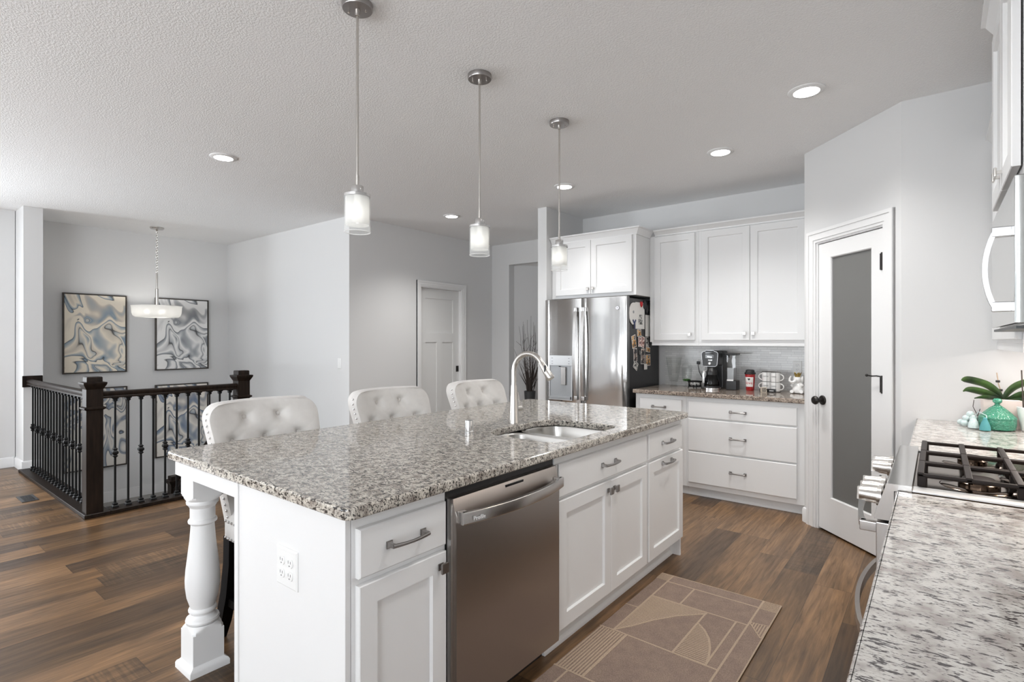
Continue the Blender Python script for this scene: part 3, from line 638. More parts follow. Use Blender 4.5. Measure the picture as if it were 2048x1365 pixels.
# ------------------------------------------------------------------ bar stools
def stool(loc, rz, label):
    t = thing('bar_stool', label, 'bar stool', loc, rz, 'upholstered stools at the island', local=True)
    # seat: boxed band with a domed cushion, rounded corners
    b = MB(); L = []
    for ins, z in ((.02, .475), (.004, .478), (0, .486), (0, .562), (.005, .572), (.012, .585), (.030, .605), (.07, .622), (.13, .630)):
        L.append([(x, y, z) for x, y in rrect(-.20 + ins, .225 - ins, -.245 + ins, .245 - ins, .05 if ins < .06 else .04, 6)])
    b.loops(L); st = obj('seat', b, 'velvet', t)
    # backrest: wings flare upward, face tufted
    HB, NV, NU = .575, 44, 64; btn = [(-.085, .500), (.085, .500), (-.165, .400), (0, .400), (.165, .400), (-.085, .29), (.085, .29), (0, .18)]
    def hw(v):
        w = .228 + .038 * min(1, v / .85) ** 1.2; R_ = .075 / HB
        if v > 1 - R_: q_ = (v - (1 - R_)) / R_; w -= .075 * (1 - math.sqrt(max(0, 1 - q_ * q_)))
        return w
    def pos(u, v, face):
        y = u * hw(v); z = v * HB; lean = -.20 - .165 * v - .03 * v * v; wing = .055 * abs(u) ** 2.2
        ed = (1 - abs(u) ** 8) * (1 - max(0, (v - .8) / .2) ** 4)
        if face: x = .052 + .018 * ed - sum(.034 * math.exp(-((y - q_[0]) ** 2 + (z - q_[1]) ** 2) / .0007) for q_ in btn) - sum(.007 * math.exp(-((abs((y - q_[0]) * .8 + s_ * (z - q_[1]) )) ** 2) / .00008 - ((y - q_[0]) ** 2 + (z - q_[1]) ** 2) / .006) for q_ in btn for s_ in (-1, 1))
        else: x = -.030 - .012 * ed
        return (lean + wing + x, y, .480 + z)
    b = MB()
    us = [math.sin(PI / 2 * (-1 + 2 * i / NU)) * .25 + (-1 + 2 * i / NU) * .75 for i in range(NU + 1)]; vs = [1 - (1 - j / NV) ** 1.25 for j in range(NV + 1)]
    for face in (1, 0):
        b.loops([[pos(u, v, face) for u in us] for v in vs], False, False, False)
    rim = [(us[0], v) for v in vs] + [(u, vs[-1]) for u in us[1:]] + [(us[-1], v) for v in vs[::-1][1:]]
    def rp(q_, k):
        A = Vector(pos(q_[0], q_[1], 1)); B = Vector(pos(q_[0], q_[1], 0)); m_ = A.lerp(B, k); bul = .007 * math.sin(PI * k)
        m_.y += bul * (q_[0] if abs(q_[0]) > .99 else 0); m_.z += bul * (1 if q_[1] > .99 else 0); return tuple(m_)
    b.loops([[rp(q_, k) for q_ in rim] for k in (0, .25, .5, .75, 1)], False, False, False)
    bk = obj('backrest', b, 'velvet', t, sharp=60)
    for y, z in btn:
        p = pos(y / hw(z / HB), z / HB, 1); b = MB(); b.sphere((p[0] + .011, p[1], p[2]), .0125, .6, 1, 1, 12, 6); obj('button', b, 'velvet', bk)
    for sgn in (-1, 1):
        b = MB()
        for i in range(21):
            v = .03 + .90 * i / 20; A = rp((sgn * 1.0, v), .30); b.sphere((A[0], A[1] + sgn * .001, A[2]), .0058, 1, .7, 1, 8, 5)
        obj('nailhead_row', b, 'steel_plain', t)
    for z_ in (.489, .560):
        for row in ([(-.15 + i * .029, -.246) for i in range(13)], [(-.15 + i * .029, .246) for i in range(13)], [(.226, -.2 + i * .0308) for i in range(14)]):
            b = MB()
            for x_, y_ in row: b.sphere((x_, y_, z_), .0058, 1, 1, 1, 8, 5)
            obj('nailhead_row', b, 'steel_plain', t)
    for sy in (-1, 1):
        b = MB(); b.bar([(-.185, sy * .205, .476), (-.182, sy * .208, .36), (-.20, sy * .212, .22), (-.235, sy * .216, .10), (-.285, sy * .22, 0)], .046, .056, (1, 0, .0)); obj('leg', b, 'black_wood', t)
        b = MB(); b.bar([(.185, sy * .205, .476), (.188, sy * .21, 0)], .042, .046, (1, 0, 0)); obj('leg', b, 'black_wood', t)
    b = MB()
    for sy in (-1, 1): b.bar([(-.212, sy * .212, .185), (.186, sy * .208, .185)], .022, .035)
    b.bar([(.187, -.20, .25), (.187, .20, .25)], .022, .035); b.bar([(-.2, -.20, .22), (-.2, .20, .22)], .022, .035); obj('footrest', b, 'black_wood', t)
    return t
s0 = stool((-2.283, 1.305, 0), 0, 'white tufted bar stool nearest the stair railing, at the near end of the island')
dup(s0, (-2.275, 2.07, 0), -.02, 'middle of the three white tufted bar stools along the island')
dup(s0, (-2.275, 2.855, 0), .02, 'white tufted bar stool farthest along the island, before the hall door')
# ------------------------------------------------------------------ ceiling lights
def pendant(y, label):
    x = -1.88; t = thing('pendant_light', label, 'pendant light', (x, y, H), group='pendants over the island')
    b = MB(); b.lathe([(.062, 0), (.062, -.020), (.060, -.024), (.006, -.025)], x, y, H, 36); c = obj('canopy', b, 'canopy', t)
    b = MB(); b.lathe([(.011, -.024), (.009, -.05), (.0055, -.052)], x, y, H, 12)
    for sx in (-1, 1): b.lathe([(.004, -.025), (.004, -.034), (.002, -.036)], x + sx * .03, y + sx * .02, H, 8)
    obj('fitting', b, 'nickel', c)
    b = MB(); b.cyl((x, y, H - .04), (x, y, 1.985), .0055, n=12); b.lathe([(.0075, 1.985), (.0075, 2.03)], x, y, 0, 10); obj('rod', b, 'nickel', t)
    b = MB(); b.lathe([(.010, 1.99), (.024, 1.986), (.025, 1.984), (.025, 1.958), (.048, 1.953), (.0545, 1.950), (.0545, 1.940), (.050, 1.940)], x, y, 0, 32); obj('socket_cap', b, 'steel_plain', t)
    b = MB(); b.lathe([(.0525, 1.942), (.0535, 1.795), (.0510, 1.7935), (.0500, 1.798), (.0495, 1.942)], x, y, 0, 40, False, False); obj('glass_shade', b, 'shade_clear', t)
    b = MB(); b.tube([(x + .0520 * math.cos(a), y + .0520 * math.sin(a), 1.7955) for a in [2 * PI * i / 36 for i in range(37)]], .0019, 6, caps=False); obj('shade_rim', b, 'shade_rim', t)  # whitened ring: light caught by the glass rim, put into its colour
    b = MB(); b.lathe([(.0475, 1.941), (.0475, 1.825), (.0462, 1.824), (.0462, 1.941)], x, y, 0, 40, False, False); obj('frosted_liner', b, 'shade_frost', t)
    b = MB(); b.lathe([(.012, 1.94), (.013, 1.91), (.020, 1.895), (.027, 1.873), (.026, 1.855), (.018, 1.840), (.006, 1.834)], x, y, 0, 20); obj('bulb', b, 'bulb', t)
    return t
p0 = pendant(1.343, 'brushed nickel pendant with a glass cylinder over the near end of the island')
dup(p0, (-1.88, 2.10, H), None, 'middle of the three glass cylinder pendants over the island'); dup(p0, (-1.88, 2.857, H), None, 'glass cylinder pendant in front of the refrigerator cabinet')
def can(x, y, label):
    t = thing('recessed_light', label, 'ceiling light', (x, y, H), group='recessed ceiling lights')
    b = MB(); b.lathe([(.094, 0), (.094, -.004), (.090, -.007), (.066, -.010), (.066, -.004)], x, y, H, 36, False, False); obj('trim_ring', b, 'trim', t)
    b = MB(); b.lathe([(.0655, -.005), (.05, -.0085), (.001, -.0095)], x, y, H, 32); obj('lens', b, 'led', t)
    l = bpy.data.lights.new('recessed_beam', 'SPOT'); l.energy = P_CAN * {1.95: .6, 4.08: .55, 3.36: .62, 4.05: .8}.get(y, 1); l.spot_size = math.radians(128); l.spot_blend = 1.0; l.shadow_soft_size = .13; l.color = (1, .985, .965)
    o = bpy.data.objects.new('recessed_beam', l); C.objects.link(o); o.parent = t; o.location = (0, 0, -.02); return t
can(-4.24, 1.83, 'round recessed light nearest the stairwell'); r0 = None
can(-4.24, 4.27, 'round recessed light before the hall door'); can(-2.63, 4.08, 'round recessed light in front of the refrigerator wall corner, crossed by a pendant rod')
can(-1.25, 4.05, 'round recessed light in front of the tall upper cabinets'); can(-.57, 3.36, 'round recessed light near the angled pantry wall, largest of the row')
can(-.50, 1.95, 'unseen recessed light added over the aisle between island and range'); can(-4.24, -.9, 'unseen recessed light added over the great room floor, in line with the stairwell')  # both out of view, added for more light on the sink doors and floor
# ------------------------------------------------------------------ stair railing
GX0, GY0 = -5.10, 1.235
t = thing('stair_railing', 'dark wood and black iron railing around the stairwell', 'railing', (GX0, GY0, 0))
def newel(x, y, name='newel_post', z0=.03, h=1.0, par=t):
    b = MB(); s = .054; b.box(x - s, x + s, y - s, y + s, z0, z0 + h - .03, .003)
    def ringq(z, k, hgt): b.loops([[(x + sx * q, y + sy * q, zz) for sx, sy in ((-1, -1), (1, -1), (1, 1), (-1, 1))] for q, zz in ((s, z), (k, z + hgt * .35), (k, z + hgt * .7), (s - .002, z + hgt))])
    ringq(z0 + h - .215, s + .014, .028); obj(name, b, 'dark_wood', par)
    b = MB(); b.loops([[(x + sx * q, y + sy * q, z0 + zz) for sx, sy in ((-1, -1), (1, -1), (1, 1), (-1, 1))] for q, zz in ((s, h - .055), (s + .018, h - .02), (s + .020, h - .012), (s + .020, h - .002), (s - .004, h + .001), (s - .004, h + .034), (s - .008, h + .040))]); obj('newel_cap', b, 'dark_wood', par)
newel(GX0, GY0); newel(GX0, 2.362)
def rail(p0, p1):
    prof = [(-.030, .0), (-.030, .012), (-.024, .018), (-.030, .030), (-.028, .046), (-.016, .054), (.016, .054), (.028, .046), (.030, .030), (.024, .018), (.030, .012), (.030, .0)]
    P0, P1 = Vector(p0), Vector(p1); d = (P1 - P0).normalized(); sd = Vector((-d.y, d.x, 0)).normalized(); up = sd.cross(d); up = up if up.z > 0 else -up
    b = MB(); b.loops([[tuple(P + sd * a + up * c_) for a, c_ in prof] for P in (P0, P1)]); return b
obj('handrail', rail((GX0, GY0 + .055, .898), (GX0, 2.307, .898)), 'dark_wood', t)
obj('handrail', rail((GX0 - .055, GY0 + .02, .893), (-7.348, GY0 + .02, .893)), 'dark_wood', t)
obj('handrail', rail((GX0 - .055, 2.39, .80), (-6.70, 2.39, -.36)), 'dark_wood', t, label='handrail sloping down the stairs')
b = MB(); b.box(-7.3695, -7.349, 1.195, 1.355, .868, .985, .004); obj('rosette', b, 'dark_wood', t)
b = MB(); b.box(-7.37, -5.02, 1.165, 1.33, .0005, .030, .003, 1); obj('shoe_plate', b, 'dark_wood', t)
b = MB(); b.box(-5.165, -5.02, 1.331, 2.425, .0005, .030, .003, 1); obj('shoe_plate', b, 'dark_wood', t)
def baluster(x, y, knuckle, z0=.030, z1=.899):
    b = MB(); s = .0065; b.box(x - s, x + s, y - s, y + s, z0, z1); bo = obj('baluster', b, 'iron', t)
    sq = [(-1, -1), (1, -1), (1, 1), (-1, 1)]
    def stack(pr): return [[(x + sx * q, y + sy * q, z) for sx, sy in sq] for q, z in pr]
    b = MB(); b.loops(stack([(.021, z0), (.021, z0 + .010), (.013, z0 + .018), (.016, z0 + .024), (.016, z0 + .030), (.008, z0 + .036)])); obj('shoe', b, 'iron', bo)
    b = MB(); b.loops(stack([(.008, z1 - .032), (.014, z1 - .026), (.014, z1 - .020), (.012, z1 - .014), (.020, z1 - .007), (.020, z1)])); obj('collar', b, 'iron', bo)
    if knuckle:
        k = .462; b = MB(); b.loops(stack([(.008, k - .038), (.015, k - .030), (.015, k - .025), (.010, k - .019), (.019, k - .006), (.019, k + .006), (.010, k + .019), (.015, k + .025), (.015, k + .030), (.008, k + .038)])); obj('knuckle', b, 'iron', bo)
    return bo
for k in range(11): baluster(GX0, 1.378 + .0878 * k, k % 2 == 0)
for k in range(20): baluster(-5.235 - .105 * k, GY0 + .02, k % 2 == 1)
newel(-6.77, 2.39, 'newel_post', -.66, .44)
# ------------------------------------------------------------------ paintings on the stair wall
def painting(y0, y1, z0, z1, artm, label):
    cy, cz = (y0 + y1) / 2, (z0 + z1) / 2; hy, hz = (y1 - y0) / 2, (z1 - z0) / 2
    t = thing('painting', label, 'painting', (XB, cy, cz), group='fluid art paintings on the stair wall', local=True)
    b = MB(); w, d = .012, .038
    b.box(.001, d, -hy, -hy + w, -hz, hz); b.box(.001, d, hy - w, hy, -hz, hz); b.box(.001, d, -hy + w, hy - w, -hz, -hz + w); b.box(.001, d, -hy + w, hy - w, hz - w, hz); obj('frame', b, 'frame_dark', t)
    b = MB(); b.box(.002, d - .006, -hy + w + .004, hy - w - .004, -hz + w + .004, hz - w - .004); obj('canvas', b, artm, t)
painting(1.664, 2.302, .953, 1.918, 'art_cream', 'framed cream and blue fluid painting, upper one over the newel post')
painting(2.62, 3.275, .956, 1.918, 'art_grey', 'framed grey and white fluid painting behind the hanging bowl lamp')
painting(1.664, 2.306, -.22, .773, 'art_mix', 'framed grey swirl painting low on the wall behind the near newel post')
painting(2.62, 3.270, -.20, .765, 'art_blue', 'framed blue grey swirl painting low on the wall, seen through the balusters')
# chandelier
cx_, cy_ = -7.515, 2.459
t = thing('bowl_chandelier', 'frosted glass bowl lamp hanging on a chain over the stairwell', 'chandelier', (cx_, cy_, H))
b = MB(); b.lathe([(.075, 0), (.075, -.010), (.065, -.022), (.018, -.028), (.008, -.045)], cx_, cy_, H, 28); obj('canopy', b, 'nickel', t)
b = MB(); n = 17
for i in range(n):
    zc_ = H - .05 - i * .031; pts = [(.0095 * math.cos(a), .019 * math.sin(a)) for a in [2 * PI * j / 12 for j in range(13)]]
    b.tube([(cx_ + (p if i % 2 else 0), cy_ + (0 if i % 2 else p), zc_ + q) for p, q in pts], .0028, 6, caps=False)
obj('chain', b, 'nickel', t)
b = MB(); b.lathe([(.006, 2.185), (.011, 2.17), (.011, 1.99), (.018, 1.985), (.018, 1.77), (.05, 1.765), (.05, 1.75)], cx_, cy_, 0, 16); obj('stem', b, 'nickel', t)
b = MB(); b.lathe([(.270, 1.775), (.264, 1.765), (.258, 1.69), (.246, 1.655), (.225, 1.638), (.12, 1.632), (.02, 1.632), (.02, 1.637), (.12, 1.638), (.222, 1.645), (.240, 1.660), (.252, 1.692), (.257, 1.765), (.262, 1.776)], cx_, cy_, 0, 48, False, False); obj('glass_bowl', b, 'bowl_frost', t)
for a in (0.3, 2.4, 4.5):
    b = MB(); b.sphere((cx_ + .10 * math.cos(a), cy_ + .10 * math.sin(a), 1.705), .028, 1, 1, 1.2); obj('bulb', b, 'chandelier_bulb', t)
b = MB(); 
for a in (0.3, 2.4, 4.5): b.bar([(cx_ + .02 * math.cos(a), cy_ + .02 * math.sin(a), 1.757), (cx_ + .262 * math.cos(a), cy_ + .262 * math.sin(a), 1.768)], .014, .006)
obj('arms', b, 'nickel', t)
# floor vent
t = thing('floor_vent', 'small dark metal floor register in the planks beside the railing', 'vent', (-6.07, 1.02, 0))
b = MB(); b.box(-6.20, -5.95, .965, 1.075, .0005, .006, .002); obj('plate', b, 'dark_grey', t)
b = MB(); 
for i in range(10): b.box(-6.18 + i * .0215, -6.166 + i * .0215, .985, 1.055, .0062, .0075)
obj('louvers', b, 'black', t)
# light switch
t = thing('light_switch', 'white rocker switch plate on the wall at the end of the stairs', 'light switch', (-5.30, YL, 1.09))
b = MB(faceY(YL)); b.loops([[(-5.30 + sx * kx, w, 1.09 + sy * kz) for sx, sy in ((-1, -1), (1, -1), (1, 1), (-1, 1))] for kx, kz, w in ((.036, .059, .0005), (.036, .059, .003), (.032, .055, .006))]); obj('plate', b, 'white_plastic', t)
b = MB(faceY(YL)); b.box(-5.316, -5.284, .006, .009, 1.058, 1.122, .001); obj('rocker', b, 'white_plastic', t)
# twig arrangement in the niche
px_, py_ = -4.51, 6.10
t = thing('twig_arrangement', 'tall floor pot of bare dark twigs and dried leaves in the hall niche', 'plant', (px_, py_, 0))
b = MB(); b.lathe([(.055, 0), (.06, .01), (.062, .2), (.070, .45), (.080, .60), (.084, .635), (.078, .64), (.072, .60)], px_, py_, 0, 24, True, True); obj('pot', b, 'dark_grey', t)
random.seed(11)
b = MB()
for i in range(26):
    a = random.uniform(0, 2 * PI); hgt = random.uniform(.35, 1.12) if i % 3 else random.uniform(.8, 1.12); lean = random.uniform(.05, .19); p = Vector((px_ + .03 * math.cos(a), py_ + .03 * math.sin(a), .58)); pts = [p.copy()]
    for k in range(7):
        p = p + Vector((lean * math.cos(a) / 7 + random.uniform(-.016, .016), lean * .6 * math.sin(a) / 7 - .004 + random.uniform(-.012, .012), hgt / 7)); pts.append(p.copy())
    b.tube(pts, [.005 - .0005 * k for k in range(8)], 5)
    for k in (3, 5):
        d_ = Vector((random.uniform(-.08, .08), random.uniform(-.05, .05), random.uniform(.02, .10))); b.tube([pts[k], pts[k] + d_], [.003, .0015], 5)
obj('twigs', b, 'twig', t)
b = MB()
for i in range(12):
    a = random.uniform(0, 2 * PI); L_ = random.uniform(.3, .55); base = Vector((px_, py_, .6)); dirn = Vector((math.cos(a) * .45, math.sin(a) * .25, 1)).normalized(); sd = Vector((-math.sin(a), math.cos(a), 0))
    pts = [base + dirn * L_ * k / 5 + Vector((math.cos(a), math.sin(a) * .5, 0)) * .06 * (k / 5) ** 2 for k in range(6)]; ws = [.004, .008, .011, .011, .007, .001]
    b.loops([[tuple(p + sd * w), tuple(p - sd * w), tuple(p - sd * w + Vector((0, 0, .002))), tuple(p + sd * w + Vector((0, 0, .002)))] for p, w in zip(pts, ws)])
obj('dried_leaves', b, 'twig', t)
# ------------------------------------------------------------------ refrigerator
FY = 4.54
t = thing('refrigerator', 'stainless french door refrigerator with an ice dispenser, between the wall end and the counter', 'refrigerator', (-2.705, 4.9, 0))
b = MB(); b.box(-3.160, -2.255, 4.605, 5.29, .012, 1.752, .004); b.box(-3.12, -2.28, 4.64, 5.2, 0, .012); obj('body', b, 'fridge_side', t)
def fdoor(u0, u1, z0, z1, name, bowl=.006, split=None):
    b = MB(); NU, L = 14, []
    for i in range(NU + 1):
        a = -1 + 2 * i / NU; u = (u0 + u1) / 2 + a * (u1 - u0) / 2; wf = FY - bowl * (1 - a * a) + .012 * max(0, abs(a) - .94) / .06
        L.append([(u, 4.600, z0), (u, wf + .003, z0), (u, wf, z0 + .004), (u, wf, z1 - .004), (u, wf + .003, z1), (u, 4.600, z1)])
    b.loops(L); return obj(name, b, 'fridge_steel', t)
dl = fdoor(-3.166, -2.736, .70, 1.766, 'door', .0008); dr_ = fdoor(-2.728, -2.250, .70, 1.766, 'door', .003); fz = fdoor(-3.166, -2.250, .035, .690, 'freezer_drawer', .008)
b = MB(); b.box(-2.2495, -2.2475, 4.552, 4.600, .70, 1.766); obj('door_edge', b, 'fridge_edge', dr_)
def fhandle(u, par, sg):
    pts = [(u, FY - .030 - .034 * math.sin(PI * k / 10) ** .7, .79 + .86 * k / 10) for k in range(11)]
    b = MB(); b.bar(pts, .030, .016, (0, 1, 0))
    for z in (.765, 1.632): b.box(u - .016, u + .016, FY - .042, FY + .002, z, z + .042, .004)
    obj('handle', b, 'steel', par)
fhandle(-2.775, dl, -1); fhandle(-2.692, dr_, 1)
pts = [(-3.05 + .69 * k / 10, FY - .030 - .03 * math.sin(PI * k / 10) ** .7, .60) for k in range(11)]
b = MB(); b.bar(pts, .016, .030); b.box(-3.06, -3.03, FY - .04, FY + .002, .585, .615, .003); b.box(-2.38, -2.35, FY - .04, FY + .002, .585, .615, .003); obj('handle', b, 'steel', fz)
# dispenser
mf = faceY(FY - .004)
b = MB(mf); b.box(-3.105, -2.828, .001, .007, 1.097, 1.200, .002); b.box(-3.105, -3.093, .001, .007, .752, 1.097); b.box(-2.840, -2.828, .001, .007, .752, 1.097); b.box(-3.093, -2.840, .001, .007, .752, .762); dp = obj('dispenser', b, 'steel_mid', dl)
b = MB(mf); b.box(-3.093, -2.840, .0005, .0015, .762, 1.097); b.box(-3.09, -2.843, .001, .022, .764, .790, .002); obj('cavity', b, 'grey_plastic', dp)
b = MB(mf); b.box(-2.955, -2.900, .006, .020, .905, 1.085, .004); obj('paddle', b, 'pewter', dp)
b = MB(mf); b.lathe([(.010, -.004), (.008, -.012)], -2.975, .010, 1.097, 12, axis='z'); obj('nozzle', b, 'black', dp)
b = MB(mf)
for u in (-3.075, -2.875): 
    for z in (1.115, 1.140, 1.170): b.box(u, u + .016, .007, .0074, z, z + .004)
obj('control_marks', b, 'dark_grey', dp)
mb_ = faceY(FY - .007)
b = MB(mb_); b.lathe([(.017, .0), (.017, .003), (.0145, .0035), (.0145, .0015), (.002, .0015)], -2.336, 0, 1.655, 28, axis='y')
lg = obj('badge', b, 'chrome', dr_)
text('badge_mark', 'GE', .014, 'dark_grey', lg, (-2.336, FY - .0092, 1.655), (1, 0, 0), (0, 0, 1))
# papers and pictures held to the refrigerator side (X = -2.255)
ms = faceX(-2.2548)
GP = 'pictures on the refrigerator side'
def card(u0, u1, z0, z1, pic, label, rot=0, w=.001, border=.008, name='photo_print', cat='photo', grp=GP, bb=None):
    cu_, cz_ = (u0 + u1) / 2, (z0 + z1) / 2; ca, sa = math.cos(rot), math.sin(rot)
    mpc = lambda u, w_, z: ms(cu_ + (u - cu_) * ca - (z - cz_) * sa, w_, cz_ + (u - cu_) * sa + (z - cz_) * ca)
    b = MB(mpc); b.box(u0, u1, w, w + .0015, z0, z1); o = obj(name, b, 'paper', None, label, cat, grp, origin=ms(cu_, w, cz_))
    if pic:
        b = MB(mpc); q = bb or (u0 + border, u1 - border, z0 + border, z1 - border); b.box(q[0], q[1], w + .0015, w + .0021, q[2], q[3]); obj('picture', b, pic, o)
    return o
card(4.735, 4.935, 1.462, 1.717, 'snap_grey', 'large white instant print card under the red clip', w=.0035, bb=(4.80, 4.885, 1.505, 1.60), grp=None)
b = MB(ms); pl = [(4.672, 1.708), (4.635, 1.695), (4.605, 1.66), (4.594, 1.61), (4.602, 1.56), (4.63, 1.52), (4.665, 1.50), (4.71, 1.505), (4.76, 1.53), (4.80, 1.57), (4.825, 1.615), (4.82, 1.66), (4.79, 1.70), (4.75, 1.712)]
b.loops([[(u, w, z) for u, z in pl] for w in (.0055, .0075)]); bb_ = obj('paper_cutout', b, 'paper', None, 'rounded white paper cutout pinned over the instant print', 'paper', origin=ms(4.7, 0, 1.6))
b = MB(ms); b.lathe([(.014, .0075), (.014, .009), (.010, .0095)], 4.685, 0, 1.62, 14, axis='y'); obj('magnet', b, 'grey_plastic', bb_)
b = MB(ms)
for s_ in (-1, 1): b.tube([(4.70 + s_ * .03, .009, 1.545), (4.703, .010, 1.51), (4.705, .009, 1.46)], [.010, .011, .009], 8, fy=.35)
obj('ribbon_magnet', b, 'navy', None, 'dark blue Y shaped magnet at the foot of the white cutout', 'magnet', origin=ms(4.7, 0, 1.5))
b = MB(ms); b.tube([(4.838, .010, 1.725), (4.835, .012, 1.695), (4.85, .013, 1.678), (4.865, .012, 1.695), (4.868, .010, 1.725)], .007, 8); b.box(4.838, 4.868, .005, .012, 1.69, 1.725, .003); obj('clip', b, 'red', None, 'red clip at the top of the refrigerator side', 'clip', origin=ms(4.85, 0, 1.7))
card(4.95, 5.10, 1.39, 1.602, None, 'tall off-white paper bag beside the instant print', w=.006, name='paper_bag', cat='paper bag', grp=None)
b = MB(ms)
for q_ in ((4.98, 1.66), (5.03, 1.69), (5.06, 1.64), (4.93, 1.70)): b.loops([[(q_[0] + r_ * .03 * math.cos(a) , w, q_[1] + r_ * .045 * math.sin(a)) for a in [2 * PI * i / 10 for i in range(10)]] for r_, w in ((1, .002), (1, .012), (.6, .022))])
obj('oven_mitts', b, 'black', None, 'black cloth hanging at the top rear of the refrigerator side', 'oven mitt', origin=ms(5.0, 0, 1.66))
snaps = [(4.775, 4.865, 1.39, 1.458, 'snap_warm', .05, 'small orange picture just under the instant print'), (4.655, 4.745, 1.28, 1.40, 'snap_warm', .25, 'tilted sticker with a yellow spot, left of the pink photo'), (4.79, 4.855, 1.29, 1.385, 'snap_pink', 0, 'narrow pink photo in the middle of the refrigerator side'), (4.86, 4.94, 1.28, 1.39, 'snap_pink', -.2, 'tilted pink and red photo right of the narrow pink one'),
         (4.965, 5.03, 1.27, 1.385, 'snap_grey', .05, 'grey photo under the paper bag'), (4.96, 5.06, 1.235, 1.285, 'snap_warm', -.1, 'wide tan photo under the grey one, at the cabinet corner'), (4.70, 4.775, 1.15, 1.275, 'snap_dark', .06, 'dark portrait photo below the tilted sticker'), (4.855, 4.94, 1.12, 1.27, 'snap_dark', -.03, 'dark portrait photo below the pink ones'),
         (4.955, 5.065, 1.10, 1.21, 'snap_warm', .03, 'square white-edged photo with a yellow subject, right of the dark portrait'), (4.70, 4.79, 1.075, 1.15, 'snap_grey', -.5, 'dark grey card hanging tilted at the lower left of the pictures')]
for i, (a, b_, c_, d_, pic, ro, lab) in enumerate(snaps): card(a, b_, c_, d_, pic, lab, ro, w=.001 + .0026 * (i % 3), border=.005)
card(4.915, 4.985, 1.065, 1.12, None, 'small blank white tag lowest on the refrigerator side', w=.009, name='paper_tag', cat='paper', grp=None)
b = MB(ms); b.lathe([(.022, .008), (.022, .013), (.012, .015)], 4.815, 0, 1.235, 16, axis='y'); obj('round_magnet', b, 'pewter', None, 'round grey magnet between the two dark portraits', 'magnet', origin=ms(4.815, 0, 1.235))
# ------------------------------------------------------------------ upper cabinets on the refrigerator wall
GU = 'upper cabinets on the refrigerator wall'
mF = faceY(4.69)
t = cab('refrigerator_cabinet', 'white two door cabinet above the refrigerator', mF, -3.175, -2.222, 1.782, 2.372, .625, (-2.7, 4.9, 1.782), toe=False, group=GU)
d = front(mF, t, 'door', -3.120, -2.704, 1.812, 2.352); knob(mF, -2.730, 1.866, .0205, d, 'nickel', .013)
d = front(mF, t, 'door', -2.700, -2.258, 1.812, 2.352); knob(mF, -2.672, 1.868, .0205, d, 'nickel', .013)
b = MB(mF); crown(b, mF, -3.1745, -2.222, 2.352, 2.420, .055, None, .285); obj('crown_molding', b, 'cab', t)
mU = faceY(5.000)
t = cab('upper_cabinet', 'narrow white upper cabinet with one tall door, beside the refrigerator', mU, -2.2215, -1.7405, 1.335, 2.372, .315, (-1.98, 5.15, 1.3), toe=False, group=GU)
d = front(mU, t, 'door', -2.170, -1.772, 1.352, 2.360); knob(mU, -1.815, 1.408, .0205, d, 'nickel', .013)
b = MB(mU); crown(b, mU, -2.166, -1.7405, 2.366, 2.422, .055); obj('crown_molding', b, 'cab', t)
b = MB(mU); b.box(-2.2015, -1.7405, -.02, 0, 1.302, 1.335); b.box(-2.2015, -1.7405, 0, .004, 1.302, 1.308); obj('light_rail', b, 'cab', t)
t = cab('upper_cabinet', 'wide white upper cabinet with two tall doors, against the pantry wall', mU, -1.7395, -.777, 1.335, 2.372, .315, (-1.26, 5.15, 1.3), toe=False, group=GU)
d = front(mU, t, 'door', -1.711, -1.287, 1.352, 2.360); knob(mU, -1.327, 1.412, .0205, d, 'nickel', .013)
d = front(mU, t, 'door', -1.284, -.850, 1.352, 2.360); knob(mU, -1.254, 1.412, .0205, d, 'nickel', .013)
b = MB(mU); crown(b, mU, -1.7395, -.777, 2.366, 2.422, .055); obj('crown_molding', b, 'cab', t)
b = MB(mU); b.box(-1.7395, -.777, -.02, 0, 1.302, 1.335); b.box(-1.7395, -.777, 0, .004, 1.302, 1.308); obj('light_rail', b, 'cab', t)
# base cabinets
GB = 'base cabinets on the refrigerator wall'
mB = faceY(4.615)
t = cab('base_cabinet', 'white base cabinet with one narrow drawer showing, next to the refrigerator', mB, -2.19, -1.7145, ZB - .025, ZT, .69, (-1.95, 4.95, 0), group=GB)
d = front(mB, t, 'drawer', -2.142, -1.752, .688, .828); pull(mB, -1.958, .757, .0205, d, .115)
d = front(mB, t, 'door', -2.142, -1.752, .124, .668)
t = cab('drawer_cabinet', 'white base cabinet with three wide drawers, beside the pantry door', mB, -1.7135, -.777, ZB - .025, ZT, .69, (-1.25, 4.95, 0), group=GB)
for z0, z1 in ((.688, .828), (.402, .674), (.124, .390)):
    d = front(mB, t, 'drawer', -1.692, -.845, z0, z1); pull(mB, -1.28, .757 if z0 > .6 else (z0 + z1) / 2 - .002, .0205, d, .115)
plate('worktop', rrect(-2.205, -.777, 4.578, YF - .013, .004), [], TOP - SLAB, TOP + .001, .006, 'granite_wall', label='brown speckled granite worktop under the tall upper cabinets', cat='countertop')
